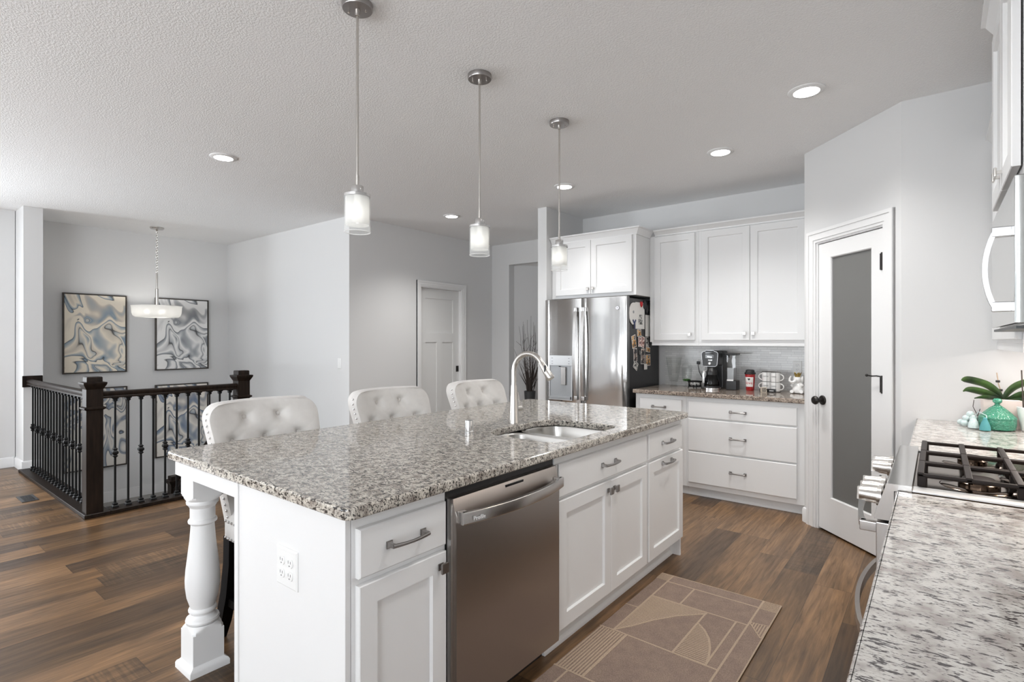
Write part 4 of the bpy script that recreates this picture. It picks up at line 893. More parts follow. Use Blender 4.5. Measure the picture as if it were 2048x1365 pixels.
# ------------------------------------------------------------------ things on the coffee counter
T1 = TOP + .0012
def wrap(o, cx, cy, r, par):
    off = OFF[o.name]
    for v in o.data.vertices:
        p = v.co + off; a = (p.x - cx) / r; d = r + max(0., -(p.y - (cy - r)))
        v.co = Vector((cx + d * math.sin(a), cy - d * math.cos(a), p.z)) - off
x, y = -2.035, 5.14
t = thing('glass_trifle_vase', 'tall clear flared glass vase next to the refrigerator', 'vase', (x, y, T1))
b = MB(); b.lathe([(.040, .048), (.050, .10), (.064, .20), (.0745, .283), (.0725, .284), (.062, .20), (.047, .10), (.036, .056), (.001, .054)], x, y, T1, 36, False, True); obj('vase_body', b, 'clear_glass', t)
b = MB(); b.lathe([(.036, 0), (.037, .006), (.026, .014), (.022, .026), (.027, .040), (.040, .048), (.040, .050)], x, y, T1, 28); obj('foot', b, 'clear_glass', t)
x, y = -1.905, 5.14
t = thing('candy_jar', 'clear footed glass jar with a domed lid and green filling', 'jar', (x, y, T1))
b = MB(); b.lathe([(.036, 0), (.036, .004), (.014, .010), (.009, .022), (.012, .034), (.030, .042), (.041, .06), (.046, .10), (.047, .17), (.049, .182), (.047, .182), (.044, .17), (.043, .10), (.038, .064), (.001, .05)], x, y, T1, 32); obj('jar_body', b, 'clear_glass', t)
b = MB(); b.lathe([(.055, .184), (.056, .190), (.048, .200), (.038, .220), (.020, .238), (.008, .246), (.006, .252), (.012, .258), (.013, .266), (.005, .274), (.001, .282)], x, y, T1, 32); obj('lid', b, 'clear_glass', t)
b = MB(); random.seed(3)
for i in range(46):
    a = random.uniform(0, 2 * PI); r_ = .031 * math.sqrt(random.random()); b.sphere((x + r_ * math.cos(a), y + r_ * math.sin(a), T1 + .058 + random.uniform(0, .014)), .0085, 1, 1, .7, 6, 4)
o = obj('filling', b, 'moss', t); o['kind'] = 'stuff'
x, y = -1.795, 5.05
t = thing('wire_basket', 'small black pierced metal basket in front of the candy jar', 'basket', (x, y, T1))
b = MB()
for z, r_, th in ((.016, .050, .0035), (.060, .062, .0035), (.064, .064, .003)):
    b.tube([(x + r_ * math.cos(a), y + r_ * math.sin(a), T1 + z) for a in [2 * PI * i / 36 for i in range(37)]], th, 6, caps=False)
for k in range(30):
    for rz in range(3):
        a = 2 * PI * (k + .5 * (rz % 2)) / 30; z = .023 + .0145 * rz; r_ = .0515 + .0035 * rz; q_ = .0058
        b.tube([(x + r_ * math.cos(a) - q_ * math.cos(s_) * math.sin(a), y + r_ * math.sin(a) + q_ * math.cos(s_) * math.cos(a), T1 + z + .0073 * math.sin(s_)) for s_ in [2 * PI * j / 8 for j in range(9)]], .0011, 4, caps=False)
b.lathe([(.049, .014), (.049, .016)], x, y, T1, 24); obj('basket_body', b, 'iron', t)
for a in (.5, 2.1, 3.7, 5.3):
    b = MB(); b.tube([(x + .055 * math.cos(a), y + .055 * math.sin(a), T1 + .04), (x + .056 * math.cos(a), y + .056 * math.sin(a), T1 + .012), (x + .062 * math.cos(a), y + .062 * math.sin(a), T1)], .004, 6); obj('leg', b, 'iron', t)
random.seed(5)
for i in range(7):
    a = 2 * PI * i / 6; r_ = .032 if i < 6 else 0
    b = MB(); b.sphere((x + r_ * math.cos(a), y + r_ * math.sin(a), T1 + .0345 if r_ else T1 + .041), .0152, 1, 1, 1, 12, 8)
    obj('white_pod', b, 'ceramic', None, 'white pod heaped in the black pierced basket', 'coffee pod', 'pods in the basket', origin=(x + r_ * math.cos(a), y + r_ * math.sin(a), T1 + .034))
# coffee maker
CX = -1.628
t = thing('coffee_maker', 'black drip coffee maker with a silver framed control head and glass carafe', 'coffee maker', (CX, 5.05, T1))
b = MB(); b.box(CX - .072, CX + .078, 5.10, 5.24, T1 + .0, T1 + .352, .012); b.box(CX - .066, CX + .074, 4.99, 5.105, T1 + .222, T1 + .350, .012); b.box(CX - .074, CX + .08, 4.965, 5.12, T1, T1 + .018, .006); obj('body', b, 'black', t)
mh = faceY(4.985)
hp = [(-.066, .225), (-.052, .212), (.052, .212), (.066, .225), (.074, .330), (.062, .345), (.042, .348), (.034, .357), (-.034, .357), (-.042, .348), (-.062, .345), (-.074, .330)]
b = MB(mh); b.loops([[(CX + u, w, T1 + z) for u, z in hp] for w in (-.03, .022)]); hd_ = obj('control_head', b, 'dark_grey', t)
b = MB(mh); b.tube([(CX + u, .0225, T1 + z) for u, z in hp + hp[:2]], .0024, 6, caps=False); obj('head_trim', b, 'chrome', hd_)
b = MB(mh); b.box(CX - .040, CX + .040, .022, .027, T1 + .322, T1 + .352, .004); b.box(CX - .040, CX + .040, .022, .0238, T1 + .285, T1 + .322, .001, 1); obj('display_panel', b, 'black_gloss', hd_)
text('brand_lettering', 'Ninja', .021, 'display', hd_, (CX, 4.985 - .0245, T1 + .2985), (1, 0, 0), (0, 0, 1))
text('clock_digits', '12:00', .017, 'display', hd_, (CX + .004, 4.985 - .0226, T1 + .268), (1, 0, 0), (0, 0, 1))
b = MB(mh); b.lathe([(.014, .022), (.014, .027), (.0118, .028), (.0118, .030), (.0095, .031), (.0095, .027)], CX, 0, T1 + .238, 20, axis='y'); obj('dial', b, 'chrome', hd_)
b = MB(); b.lathe([(.078, 0), (.078, .016), (.074, .020)], CX + .012, 4.985, T1 + .0005, 36); obj('warming_plate', b, 'steel', t)
b = MB(); cx2, cy2 = CX + .012, 4.985; b.lathe([(.060, .022), (.066, .030), (.068, .055), (.060, .100), (.046, .140), (.042, .150), (.040, .150), (.044, .138), (.058, .098), (.065, .055), (.062, .032), (.001, .026)], cx2, cy2, T1, 32); cf = obj('carafe', b, 'smoke_glass', t)
b = MB(); b.lathe([(.048, .135), (.049, .155), (.044, .175), (.030, .190), (.026, .205), (.001, .206)], cx2, cy2, T1, 28); obj('carafe_lid', b, 'black', cf)
b = MB(); b.bar([(cx2 - .040, cy2 - .015, T1 + .165), (cx2 - .058, cy2 - .032, T1 + .168), (cx2 - .062, cy2 - .038, T1 + .140), (cx2 - .060, cy2 - .038, T1 + .060)], .018, .012, (0, 1, 0)); obj('carafe_handle', b, 'steel', cf)
b = MB(); b.lathe([(.069, .024), (.0695, .034), (.069, .036)], cx2, cy2, T1, 32, False, False); obj('carafe_band', b, 'black', cf)
b = MB(); b.box(-1.505, -1.415, 5.03, 5.145, T1, T1 + .085, .006); b.box(-1.510, -1.412, 5.03, 5.15, T1 + .318, T1 + .332, .004); b.box(CX + .078, -1.505, 5.10, 5.15, T1 + .29, T1 + .33); obj('tank_base', b, 'black', t)
b = MB(); b.box(-1.503, -1.418, 5.032, 5.143, T1 + .086, T1 + .317, .006); tk = obj('water_tank', b, 'clear_glass', t)
b = MB(); b.box(-1.495, -1.440, 5.04, 5.13, T1 + .088, T1 + .20); obj('water_filter', b, 'grey_plastic', tk)
b = MB(); b.box(-1.495, -1.44, 5.0285, 5.0295, T1 + .082, T1 + .096); obj('tank_label', b, 'white_plastic', t)
b = MB(); b.tube([(-1.842, YF - .035, 1.135), (-1.846, YF - .036, 1.10), (-1.835, YF - .032, 1.04), (-1.80, YF - .04, .98), (-1.755, YF - .06, .94), (-1.71, YF - .08, .925)], .0035, 8); b.box(-1.856, -1.830, YF - .05, YF - .021, 1.115, 1.145, .004); obj('power_cord', b, 'black', t)
def wall_outlet(u, z, label, lab2):
    mo = faceY(YF - .0125); t = thing('outlet', label, 'outlet', (u, YF - .0125, z)); b = MB(mo)
    b.loops([[(u + sx * kx, w, z + sy * kz) for sx, sy in ((-1, -1), (1, -1), (1, 1), (-1, 1))] for kx, kz, w in ((.037, .060, 0), (.037, .060, .003), (.033, .056, .006))]); obj('plate', b, 'white_plastic', t)
    for dz in (-.0195, .0195): receptacle(mo, u, z + dz, .006, t)
wall_outlet(-1.815, 1.105, 'white outlet plate behind the coffee maker, with its plug in', 0); wall_outlet(-.972, 1.108, 'white outlet plate on the tiles above the elephant figurine', 0)
# tumbler
x, y = -1.312, 5.09
t = thing('travel_tumbler', 'red dotted travel cup with a black lid and a white love label', 'cup', (x, y, T1))
b = MB(); b.lathe([(.030, 0), (.033, .004), (.0425, .148), (.001, .149)], x, y, T1, 32); obj('cup_body', b, 'tumbler_red', t)
b = MB(); b.lathe([(.045, .146), (.047, .150), (.046, .162), (.038, .166), (.036, .182), (.030, .186), (.022, .178), (.001, .177)], x, y, T1, 32); obj('lid', b, 'black', t)
b = MB(); L = []
for z in (.036, .122):
    r_ = .0334 + .0092 * (z - .004) / .144 + .0004; L.append([(x + r_ * math.sin(a), y - r_ * math.cos(a), T1 + z) for a in [-.95 + 1.9 * i / 14 for i in range(15)]])
b.loops(L, False, False, False); lb = obj('label', b, 'paper', t)
o = text('lettering', 'love', .036, 'red', lb, (x, y - .0385, T1 + .070), (1, 0, 0), (0, 0, 1)); wrap(o, x, y, .0385, lb)
b = MB(); hp = [(0, -.010), (.011, .002), (.009, .009), (.004, .010), (0, .006), (-.004, .010), (-.009, .009), (-.011, .002)]
b.loops([[(x + u, y - .0400 - w, T1 + .102 + z) for u, z in hp] for w in (0, .0008)]); obj('heart', b, 'ink', lb)
# mugs in a wire rack
def mug(x, y, z, side, label):
    t = thing('coffee_mug', label, 'mug', (x, y, z), group='mugs in the wire rack')
    b = MB(); b.lathe([(.034, 0), (.037, .002), (.0385, .008), (.0385, .076), (.037, .078), (.0355, .076), (.0355, .008), (.001, .006)], x, y, z, 32); mgb = obj('mug_body', b, 'ceramic', t)
    b = MB(); b.tube([(x + side * (.037 + .028 * math.sin(a)), y - .006, z + .041 - .026 * math.cos(a)) for a in [PI * i / 10 for i in range(11)]], .0048, 8, fy=1.2); obj('handle', b, 'ceramic', t)
    o = text('lettering', 'COFFEE', .0135, 'ink', t, (x + .004 * -side - .006, y - .0386, z + .046), (1, 0, 0), (0, 0, 1)); wrap(o, x, y, .0386, t)
mz = T1 + .005
mug(-1.180, 5.12, mz, -1, 'white coffee mug, lower left in the wire rack'); mug(-1.180, 5.12, mz + .0815, -1, 'white coffee mug, upper left in the wire rack')
mug(-1.100, 5.08, mz, 1, 'white coffee mug, lower right in the wire rack'); mug(-1.100, 5.08, mz + .0815, 1, 'white coffee mug, upper right in the wire rack')
t = thing('mug_rack', 'dark wire rack holding four stacked mugs', 'rack', (-1.14, 5.10, T1))
b = MB()
for cx3, cy3 in ((-1.180, 5.12), (-1.100, 5.08)):
    b.tube([(cx3 + .036 * math.cos(a), cy3 + .036 * math.sin(a), T1 + .002) for a in [2 * PI * i / 24 for i in range(25)]], .0018, 6, caps=False)
    for a in (-1.35, .6, 2.6): b.cyl((cx3 + .0412 * math.cos(a), cy3 + .0412 * math.sin(a), T1 + .0005), (cx3 + .0412 * math.cos(a), cy3 + .0412 * math.sin(a), T1 + .172), .0016, n=6)
b.tube([(-1.225, 5.14, T1 + .172), (-1.18, 5.12, T1 + .176), (-1.14, 5.10, T1 + .172), (-1.10, 5.08, T1 + .176), (-1.055, 5.06, T1 + .172)], .003, 6); b.tube([(-1.18, 5.08, T1 + .173), (-1.14, 5.10, T1 + .176), (-1.10, 5.12, T1 + .173)], .003, 6); b.tube([(-1.225, 5.14, T1 + .172), (-1.18, 5.08, T1 + .173), (-1.10, 5.04, T1 + .173), (-1.055, 5.06, T1 + .172), (-1.10, 5.12, T1 + .173), (-1.18, 5.16, T1 + .173), (-1.225, 5.14, T1 + .172)], .0018, 6); obj('wire_frame', b, 'pewter', t)
# letter block, dark box
x, y, s = -1.175, 4.985, .0215; ca, sa = math.cos(.5), math.sin(.5)
mr = lambda u, v, z: (x + u * ca - v * sa, y + u * sa + v * ca, z)
b = MB(mr); b.box(-s, s, -s, s, T1, T1 + .043, .002); bl = obj('wooden_block', b, 'block_wood', None, 'small pale wooden letter block in front of the mugs', 'block', origin=(x, y, T1))
b = MB(mr)
random.seed(2)
for r_ in range(4):
    u = -.017
    while u < .013:
        w_ = random.choice((.004, .006, .007)); b.box(u, u + w_, -s - .0006, -s + .0002, T1 + .005 + r_ * .0092, T1 + .0115 + r_ * .0092)
        u += w_ + .0018
obj('block_lettering', b, 'ink', bl)
M_ = None
b = MB(); b.box(-1.215, -1.085, 5.008, 5.036, T1, T1 + .030, .003); o = obj('black_case', b, 'black_gloss', None, 'small glossy black case lying behind the letter block', 'case', origin=(-1.15, 5.02, T1))
b = MB(); b.box(-1.135, -1.10, 5.0072, 5.0082, T1 + .012, T1 + .017); obj('printed_line', b, 'white_ink', o)
# elephant figurine
x, y = -.925, 5.07
t = thing('elephant_figurine', 'white ceramic sitting elephant figurine wearing a gold crown', 'figurine', (x, y, T1))
b = MB()
b.lathe([(.030, 0), (.046, .006), (.052, .03), (.048, .055), (.036, .078), (.026, .092), (.020, .100)], x + .008, y, T1, 28)
b.sphere((x, y - .012, T1 + .115), .033, 1.0, .95, .95, 18, 12)
for sx in (-1, 1):
    b.sphere((x + sx * .030 + .006, y + .004, T1 + .118), .027, .45, .95, 1.15, 14, 10)
    b.tube([(x + sx * .03, y - .015, T1 + .016), (x + sx * .036, y - .045, T1 + .016), (x + sx * .036, y - .058, T1 + .018)], [.018, .0165, .014], 12)
    b.tube([(x + sx * .028, y - .012, T1 + .078), (x + sx * .04, y - .035, T1 + .066), (x + sx * .03, y - .046, T1 + .060)], [.013, .011, .009], 10)
b.tube([(x - .010, y - .036, T1 + .112), (x - .022, y - .052, T1 + .098), (x - .040, y - .054, T1 + .096), (x - .054, y - .050, T1 + .108), (x - .052, y - .046, T1 + .130), (x - .043, y - .044, T1 + .146)], [.016, .013, .0105, .009, .0075, .006], 12)
obj('figure', b, 'ceramic', t)
b = MB(); n = 5; L = [[], []]
pts = []
for i in range(2 * n):
    a = 2 * PI * i / (2 * n); r_ = .022 if i % 2 else .031; z = .150 if i % 2 else .183
    pts.append((r_, a, .158 if i % 2 else .180))
b.loops([[(x + k * math.cos(a), y - .012 + k * math.sin(a), T1 + .140) for r_, a, z in pts] if q == 0 else [(x + r_ * math.cos(a) * kk, y - .012 + r_ * math.sin(a) * kk, T1 + z) for r_, a, z in pts] if q == 1 else [(x + r_ * .75 * math.cos(a), y - .012 + r_ * .75 * math.sin(a), T1 + z - .004) for r_, a, z in pts] for q, k, kk in ((0, .020, 1), (1, .020, 1), (2, .020, 1))]); obj('crown', b, 'gold', t)
# ------------------------------------------------------------------ range side: counters, base cabinets, range
t = cab('base_cabinet', 'white base cabinet under the near granite counter, beside the range', faceXn(-.063), -.6, 1.955, ZB, ZT, .60, (.25, .7, 0))
mN = faceXn(-.063); 
for u0, u1 in ((1.45, 1.93), (.92, 1.42)): d = front(mN, t, 'drawer', u0, u1, .688, .826); d = front(mN, t, 'door', u0, u1, .124, .668)
plate('worktop', rrect(-.094, XW - .001, -.6, 1.958, .004), [], TOP - SLAB, TOP, .006, 'granite_range', label='pale granite counter in the foreground, on the near side of the range', cat='countertop')
mN = faceXn(-.063); t = cab('base_cabinet', 'white base cabinet between the range and the pantry corner', mN, 2.7365, YC - .001, ZB, ZT, .60, (.25, 3.3, 0))
d = front(mN, t, 'drawer', 2.76, 3.25, .688, .826); d = front(mN, t, 'door', 2.76, 3.25, .124, .668)
plate('worktop', rrect(-.094, XW - .001, 2.735, YC - .001, .004), [], TOP - SLAB, TOP, .006, 'granite_range', label='pale granite counter beyond the range, holding the orchid pots', cat='countertop')
RY0, RY1 = 1.966, 2.728; RM = (RY0 + RY1) / 2
t = thing('gas_range', 'stainless slide-in gas range with black iron grates between the two granite counters', 'range', (.2, RM, 0))
b = MB(); b.box(-.10, .54, RY0, RY1, .09, .895, .002, 1); b.box(-.06, .52, RY0 + .02, RY1 - .02, .001, .09); obj('body', b, 'steel_plain', t)
b = MB(); b.prism([(-.058, .896), (-.058, .917), (-.114, .917), (-.119, .914), (-.152, .812), (-.150, .805), (-.101, .805), (-.101, .896)], RY0 - .001, RY1 + .001, 'xzy'); obj('control_panel', b, 'steel', t)
kn = Vector((-1, 0, .04)).normalized(); ku = Vector((.04, 0, 1)).normalized()
for y in (2.03, 2.115, 2.20, 2.50, 2.60):
    base = Vector((-.1355, y, .860)); b = MB()
    for r0, r1, h0, h1 in ((.030, .030, 0, .012), (.0255, .024, .012, .040), (.022, .021, .040, .058)): b.tube([base + kn * h0, base + kn * h1], [r0, r1], 24)
    b.bar([base + kn * .056 - ku * .020, base + kn * .056 + ku * .020], .015, .016, kn); obj('knob', b, 'nickel', t)
b = MB(); b.box(-.146, -.102, RY0 + .002, RY1 - .002, .60, .795, .004); od = obj('oven_door', b, 'steel', t, label='upper oven door')
b = MB(); b.box(-.147, -.145, RY0 + .09, RY1 - .09, .625, .73); obj('oven_window', b, 'black_gloss', od)
b = MB(); b.box(-.146, -.102, RY0 + .002, RY1 - .002, .13, .59, .004); od2 = obj('oven_door', b, 'steel', t, label='lower oven door')
b = MB(); b.box(-.147, -.145, RY0 + .09, RY1 - .09, .20, .40); obj('oven_window', b, 'black_gloss', od2)
def bow(z, out, par, mat, hh=.030):
    n = 14; pts = [(-.146 - .034 - (out - .034) * math.sin(PI * k / n) ** .75, RY0 + .03 + (RY1 - RY0 - .06) * k / n, z) for k in range(n + 1)]
    b = MB(); b.bar(pts, .014, hh)
    for y in (RY0 + .018, RY1 - .046): b.box(-.190, -.145, y, y + .028, z - hh / 2, z + hh / 2, .003)
    return obj('handle', b, mat, par)
bow(.772, .066, od, 'steel'); bow(.435, .078, od2, 'dishwasher_steel', .034)
b = MB(); b.box(-.0575, .535, RY0 + .002, RY1 - .002, .893, .900, .001, 1); obj('cooktop', b, 'cooktop', t)
for q in ((RY0 - .001, RY0 + .060), (RY1 - .03, RY1 + .001)): b = MB(); b.box(-.0575, .53, q[0], q[1], .9002, .906, .001, 1); obj('side_trim', b, 'trim_steel', t)
for x, y, r_ in ((.10, 2.16, .05), (.10, 2.56, .042), (.40, 2.16, .042), (.40, 2.56, .05), (.25, 2.36, .048)):
    b = MB(); b.lathe([(r_ + .045, .9002), (r_ + .04, .903), (r_ + .01, .9025)], x, y, 0, 32); b.lathe([(r_, .902), (r_, .914), (r_ * .86, .918)], x, y, 0, 28); bu = obj('burner', b, 'cooktop', t)
    b = MB(); b.lathe([(r_ * .8, .918), (r_ * .8, .925), (r_ * .7, .929)], x, y, 0, 28); obj('burner_cap', b, 'grate', bu)
gz0, gz1 = .936, .949
gy = [RY0 + .063, RY0 + .272, RY0 + .277, RY0 + .490, RY0 + .495, RY1 - .032]
for k in range(3):
    y0, y1 = gy[2 * k], gy[2 * k + 1]; b = MB(); x0, x1 = -.047, .50
    def gb(a0, a1, c0, c1, z0=gz0, z1=gz1): b.box(a0, a1, c0, c1, z0, z1, .003)
    for x in (x0, .065, .175, .285, .395, x1 - .017): gb(x, x + .017, y0, y1)
    for y in (y0, y1 - .014): gb(x0, x1, y, y + .014, gz0 - .002, gz1 - .003)
    for x in (x0, .175, x1 - .022):
        for y in (y0, y1 - .016): b.box(x, x + .022, y, y + .016, .9002 if y > RY0 + .07 and y < RY1 - .04 else .9065, gz0 + .004, .002)
    obj('grate', b, 'grate', t)
# ------------------------------------------------------------------ microwave and cabinets over the range
MX = .163; MZ0, MZ1 = 1.387, 1.795
t = thing('microwave', 'stainless over-the-range microwave with a bowed vertical handle', 'microwave', (.35, RM, MZ0))
b = MB(); b.box(MX + .022, XW - .002, RY0, RY1, MZ0, MZ1, .002, 1); obj('body', b, 'steel', t)
b = MB(); b.box(MX, MX + .021, RY0 + .001, RY1 - .001, MZ0 + .006, MZ1 - .003, .003); dm = obj('door', b, 'mirror_steel', t)
b = MB(); n = 12; pts = [(MX - .034 - .022 * math.sin(PI * k / n) ** .8, 2.055, 1.440 + .215 * k / n) for k in range(n + 1)]; b.bar(pts, .026, .012, (1, 0, 0))
for z in (1.428, 1.640): b.box(MX - .041, MX + .002, 2.040, 2.070, z, z + .028, .003)
obj('handle', b, 'chrome', dm)
b = MB(); b.box(MX + .005, XW - .05, RY0 + .02, RY1 - .02, MZ0 - .008, MZ0); obj('underside_vent', b, 'dark_grey', t)
lo = area('cooktop_lamp', (.34, RM, MZ0 - .012), (0, 0, 0), .10, .30, 4.5, (1, .86, .72)); lo.parent = t; lo.location = (-.01, 0, -.012)
mM = faceXn(MX + .024)
t = cab('microwave_cabinet', 'white two door cabinet directly above the microwave', mM, RY0 + .001, RY1 - .001, 1.805, 2.492, XW - MX - .026, (.35, RM, 1.805), toe=False, cat='cabinet')
d = front(mM, t, 'door', RY0 + .072, RM - .002, 1.832, 2.470, w0=.005, name='door'); knob(mM, RM - .035, 1.885, .0205, d, 'nickel', .013)
d = front(mM, t, 'door', RM + .002, RY1 - .022, 1.832, 2.470, w0=.005, name='door'); knob(mM, RM + .035, 1.885, .0205, d, 'nickel', .013)
b = MB(mM); crown(b, mM, RY0 + .001, RY1 - .001, 2.485, 2.555, .056); obj('crown_molding', b, 'cab', t)
mV = faceXn(.250)
t = cab('upper_cabinet', 'white upper cabinet past the microwave, over the orchid counter', mV, RY1 + .001, YC - .001, 1.335, 2.392, XW - .252, (.4, 3.3, 1.335), toe=False)
d = front(mV, t, 'door', RY1 + .03, 3.28, 1.352, 2.38); d = front(mV, t, 'door', 3.284, YC - .03, 1.352, 2.38)
b = MB(mV); crown(b, mV, RY1 + .001, YC - .001, 2.386, 2.440, .045); obj('crown_molding', b, 'cab', t)
b = MB(mV); b.box(RY1 + .001, YC - .001, -.02, 0, 1.302, 1.335); obj('light_rail', b, 'cab', t)
lo = area('under_cabinet_lamp', (0, 0, 0), (0, 0, 0), .05, .8, 3.2, (1, .90, .84)); lo.parent = t; lo.location = (0.0, 0, -.004)
# ------------------------------------------------------------------ plants and glass on the far range counter
T2 = TOP + .0008
t = thing('orchid_planter', 'leafy orchid in a pale pink rectangular planter against the wall', 'plant', (.265, 3.745, T2))
b = MB(); x0, x1, y0, y1 = .178, .345, 3.69, 3.80
b.loops([[(x, y, T2 + z) for x, y in rrect(x0 + i, x1 - i, y0 + i * .6, y1 - i * .6, .012, 4)] for i, z in ((.014, 0), (.0, .142), (.004, .146), (.009, .142), (.012, .12))], True, True); obj('planter', b, 'planter_pink', t)
b = MB(); b.box(.195, .33, 3.705, 3.785, T2 + .119, T2 + .124); obj('potting_bark', b, 'soil', t)
def leafblade(P, ws, fold=.25, thick=.003, bank=0):
    P = [Vector(p) for p in P]; Q, W_ = [], []
    for i in range(len(P) - 1):
        a, b_, c_, d_ = P[max(i - 1, 0)], P[i], P[i + 1], P[min(i + 2, len(P) - 1)]; wa, wb, wc, wd = ws[max(i - 1, 0)], ws[i], ws[i + 1], ws[min(i + 2, len(P) - 1)]
        for k in range(4):
            t_ = k / 4; f = lambda a, b, c, d: .5 * (2 * b + (c - a) * t_ + (2 * a - 5 * b + 4 * c - d) * t_ * t_ + (3 * b - a - 3 * c + d) * t_ ** 3)
            Q.append(f(a, b_, c_, d_)); W_.append(max(.001, f(wa, wb, wc, wd)))
    P = Q + [P[-1]]; ws = W_ + [ws[-1]]; L = []
    for i, p in enumerate(P):
        p = Vector(p); tt = (Vector(P[min(i + 1, len(P) - 1)]) - Vector(P[max(i - 1, 0)])).normalized(); sd = tt.cross(Vector((0, 0, 1))); sd = sd.normalized() if sd.length > 1e-4 else Vector((0, 1, 0)); up = sd.cross(tt).normalized(); w = ws[i]; sd, up = sd * math.cos(bank) + up * math.sin(bank), up * math.cos(bank) - sd * math.sin(bank)
        L.append([tuple(p - sd * w + up * w * fold), tuple(p - sd * w * .5 + up * w * fold * .35), tuple(p), tuple(p + sd * w * .5 + up * w * fold * .35), tuple(p + sd * w + up * w * fold), tuple(p + sd * w * .5 + up * (w * fold * .35 - thick)), tuple(p - up * thick), tuple(p - sd * w * .5 + up * (w * fold * .35 - thick))])
    return L
B0 = (.268, 3.742, T2 + .13)
for P, ws in (([B0, (.245, 3.735, T2 + .175), (.205, 3.72, T2 + .212), (.160, 3.705, T2 + .230), (.118, 3.69, T2 + .240), (.100, 3.685, T2 + .238)], [.010, .020, .027, .030, .027, .006]),
              ([B0, (.240, 3.72, T2 + .150), (.200, 3.69, T2 + .172), (.155, 3.665, T2 + .186), (.125, 3.655, T2 + .190), (.106, 3.65, T2 + .182)], [.010, .020, .026, .027, .022, .004]),
              ([B0, (.235, 3.70, T2 + .145), (.19, 3.66, T2 + .155), (.150, 3.64, T2 + .150)], [.010, .018, .018, .003]),
              ([B0, (.285, 3.738, T2 + .175), (.32, 3.73, T2 + .215), (.37, 3.72, T2 + .235), (.42, 3.71, T2 + .232), (.445, 3.705, T2 + .22)], [.010, .020, .027, .030, .026, .005]),
              ([B0, (.30, 3.72, T2 + .150), (.345, 3.70, T2 + .178), (.40, 3.69, T2 + .186)], [.010, .020, .024, .004]), ([B0, (.31, 3.705, T2 + .142), (.36, 3.68, T2 + .150), (.41, 3.66, T2 + .14)], [.010, .018, .018, .003])):
    b = MB(); b.loops(leafblade(P, [w * .8 for w in ws], bank=.85 * (1 if P[-1][0] > P[0][0] else -1))); obj('leaf', b, 'leaf', t, sharp=80)
b = MB(); b.tube([(.268, 3.742, T2 + .13), (.262, 3.742, T2 + .17), (.250, 3.742, T2 + .22), (.243, 3.742, T2 + .28)], .0025, 6); obj('flower_stake', b, 'twig_pale', t)
for z, x in ((.19, .257), (.235, .247)):
    b = MB(); b.box(x - .009, x + .009, 3.736, 3.748, T2 + z - .006, T2 + z + .006, .003); obj('stake_clip', b, 'bronze', t)
x, y = .237, 3.615
t = thing('candy_dish', 'teal green pressed glass candy dish with a knobbed dome lid', 'jar', (x, y, T2))
b = MB(); b.lathe([(.056, 0), (.068, .006), (.0725, .028), (.0725, .052), (.070, .056), (.066, .054), (.067, .028), (.060, .010), (.001, .008)], x, y, T2, 48); obj('dish', b, 'green_glass', t)
b = MB(); b.lathe([(.0735, .056), (.0735, .062), (.068, .070), (.050, .090), (.032, .108), (.016, .120), (.010, .126), (.010, .130), (.018, .138), (.019, .148), (.012, .156), (.001, .158)], x, y, T2, 48); obj('lid', b, 'green_glass', t)
# bead garland
t = thing('bead_garland', 'string of pale blue wooden beads with teal tassels, heaped beside the green dish', 'garland', (.137, 3.64, T2))
random.seed(4)
BR = .0168
for px, py, pz in ((.112, 3.655, 0), (.150, 3.625, 0), (.128, 3.690, 0), (.156, 3.676, 0), (.100, 3.690, 0), (.120, 3.668, 1), (.148, 3.652, 1), (.139, 3.685, 1), (.136, 3.668, 1.85)):
    b = MB(); b.sphere((px, py, T2 + BR + pz * .0255), BR, 1, 1, .95, 18, 12); obj('bead', b, 'bead', t)
b = MB(); b.tube([(.150, 3.645, T2 + .050), (.165, 3.60, T2 + .085), (.192, 3.545, T2 + .075), (.192, 3.522, T2 + .065)], .002, 6); obj('cord', b, 'bead', t)
for px, py, pz, mt in ((.186, 3.522, .034, 'tassel'), (.144, 3.572, .036, 'bead')):
    b = MB(); n = 18; b.lathe([(.022, -.030), (.021, -.012), (.014, .010), (.008, .022), (.0085, .028), (.003, .033)], px, py, T2 + pz, 18); obj('tassel', b, mt, t)
# sprig and second pot
t = thing('potted_seedling', 'white tapered pot with a dark stake and a small green sprout at the frame edge', 'plant', (.364, 3.635, T2))
x, y = .364, 3.635
b = MB(); b.lathe([(.036, 0), (.040, .004), (.056, .118), (.053, .119), (.050, .104), (.001, .103)], x, y, T2, 36); obj('pot', b, 'white_plastic', t)
b = MB(); b.lathe([(.0495, .103), (.03, .108), (.001, .109)], x, y, T2, 24); obj('soil', b, 'soil', t)
b = MB(); b.cyl((x - .030, y, T2 + .10), (x - .037, y + .002, T2 + .30), .0028, n=8); obj('stake', b, 'twig', t)
for a in (0.2, 1.3, 2.6, 4.0, 5.2):
    b = MB(); P = [(x - .004, y, T2 + .105), (x - .004 + .014 * math.cos(a), y + .014 * math.sin(a), T2 + .125), (x - .004 + .030 * math.cos(a), y + .030 * math.sin(a), T2 + .130)]; b.loops(leafblade(P, [.004, .009, .002], .2, .0015)); obj('leaf', b, 'sprig', t)
b = MB(); 
b.tube([(.165, 3.715, T2), (.168, 3.712, T2 + .05), (.158, 3.71, T2 + .075), (.148, 3.712, T2 + .10), (.152, 3.712, T2 + .135)], .0016, 6); b.tube([(.168, 3.712, T2 + .05), (.176, 3.71, T2 + .09)], .0016, 6); obj('bare_sprig', b, 'twig', None, 'thin bare twig rising behind the blue beads', 'twig', origin=(.165, 3.715, T2))
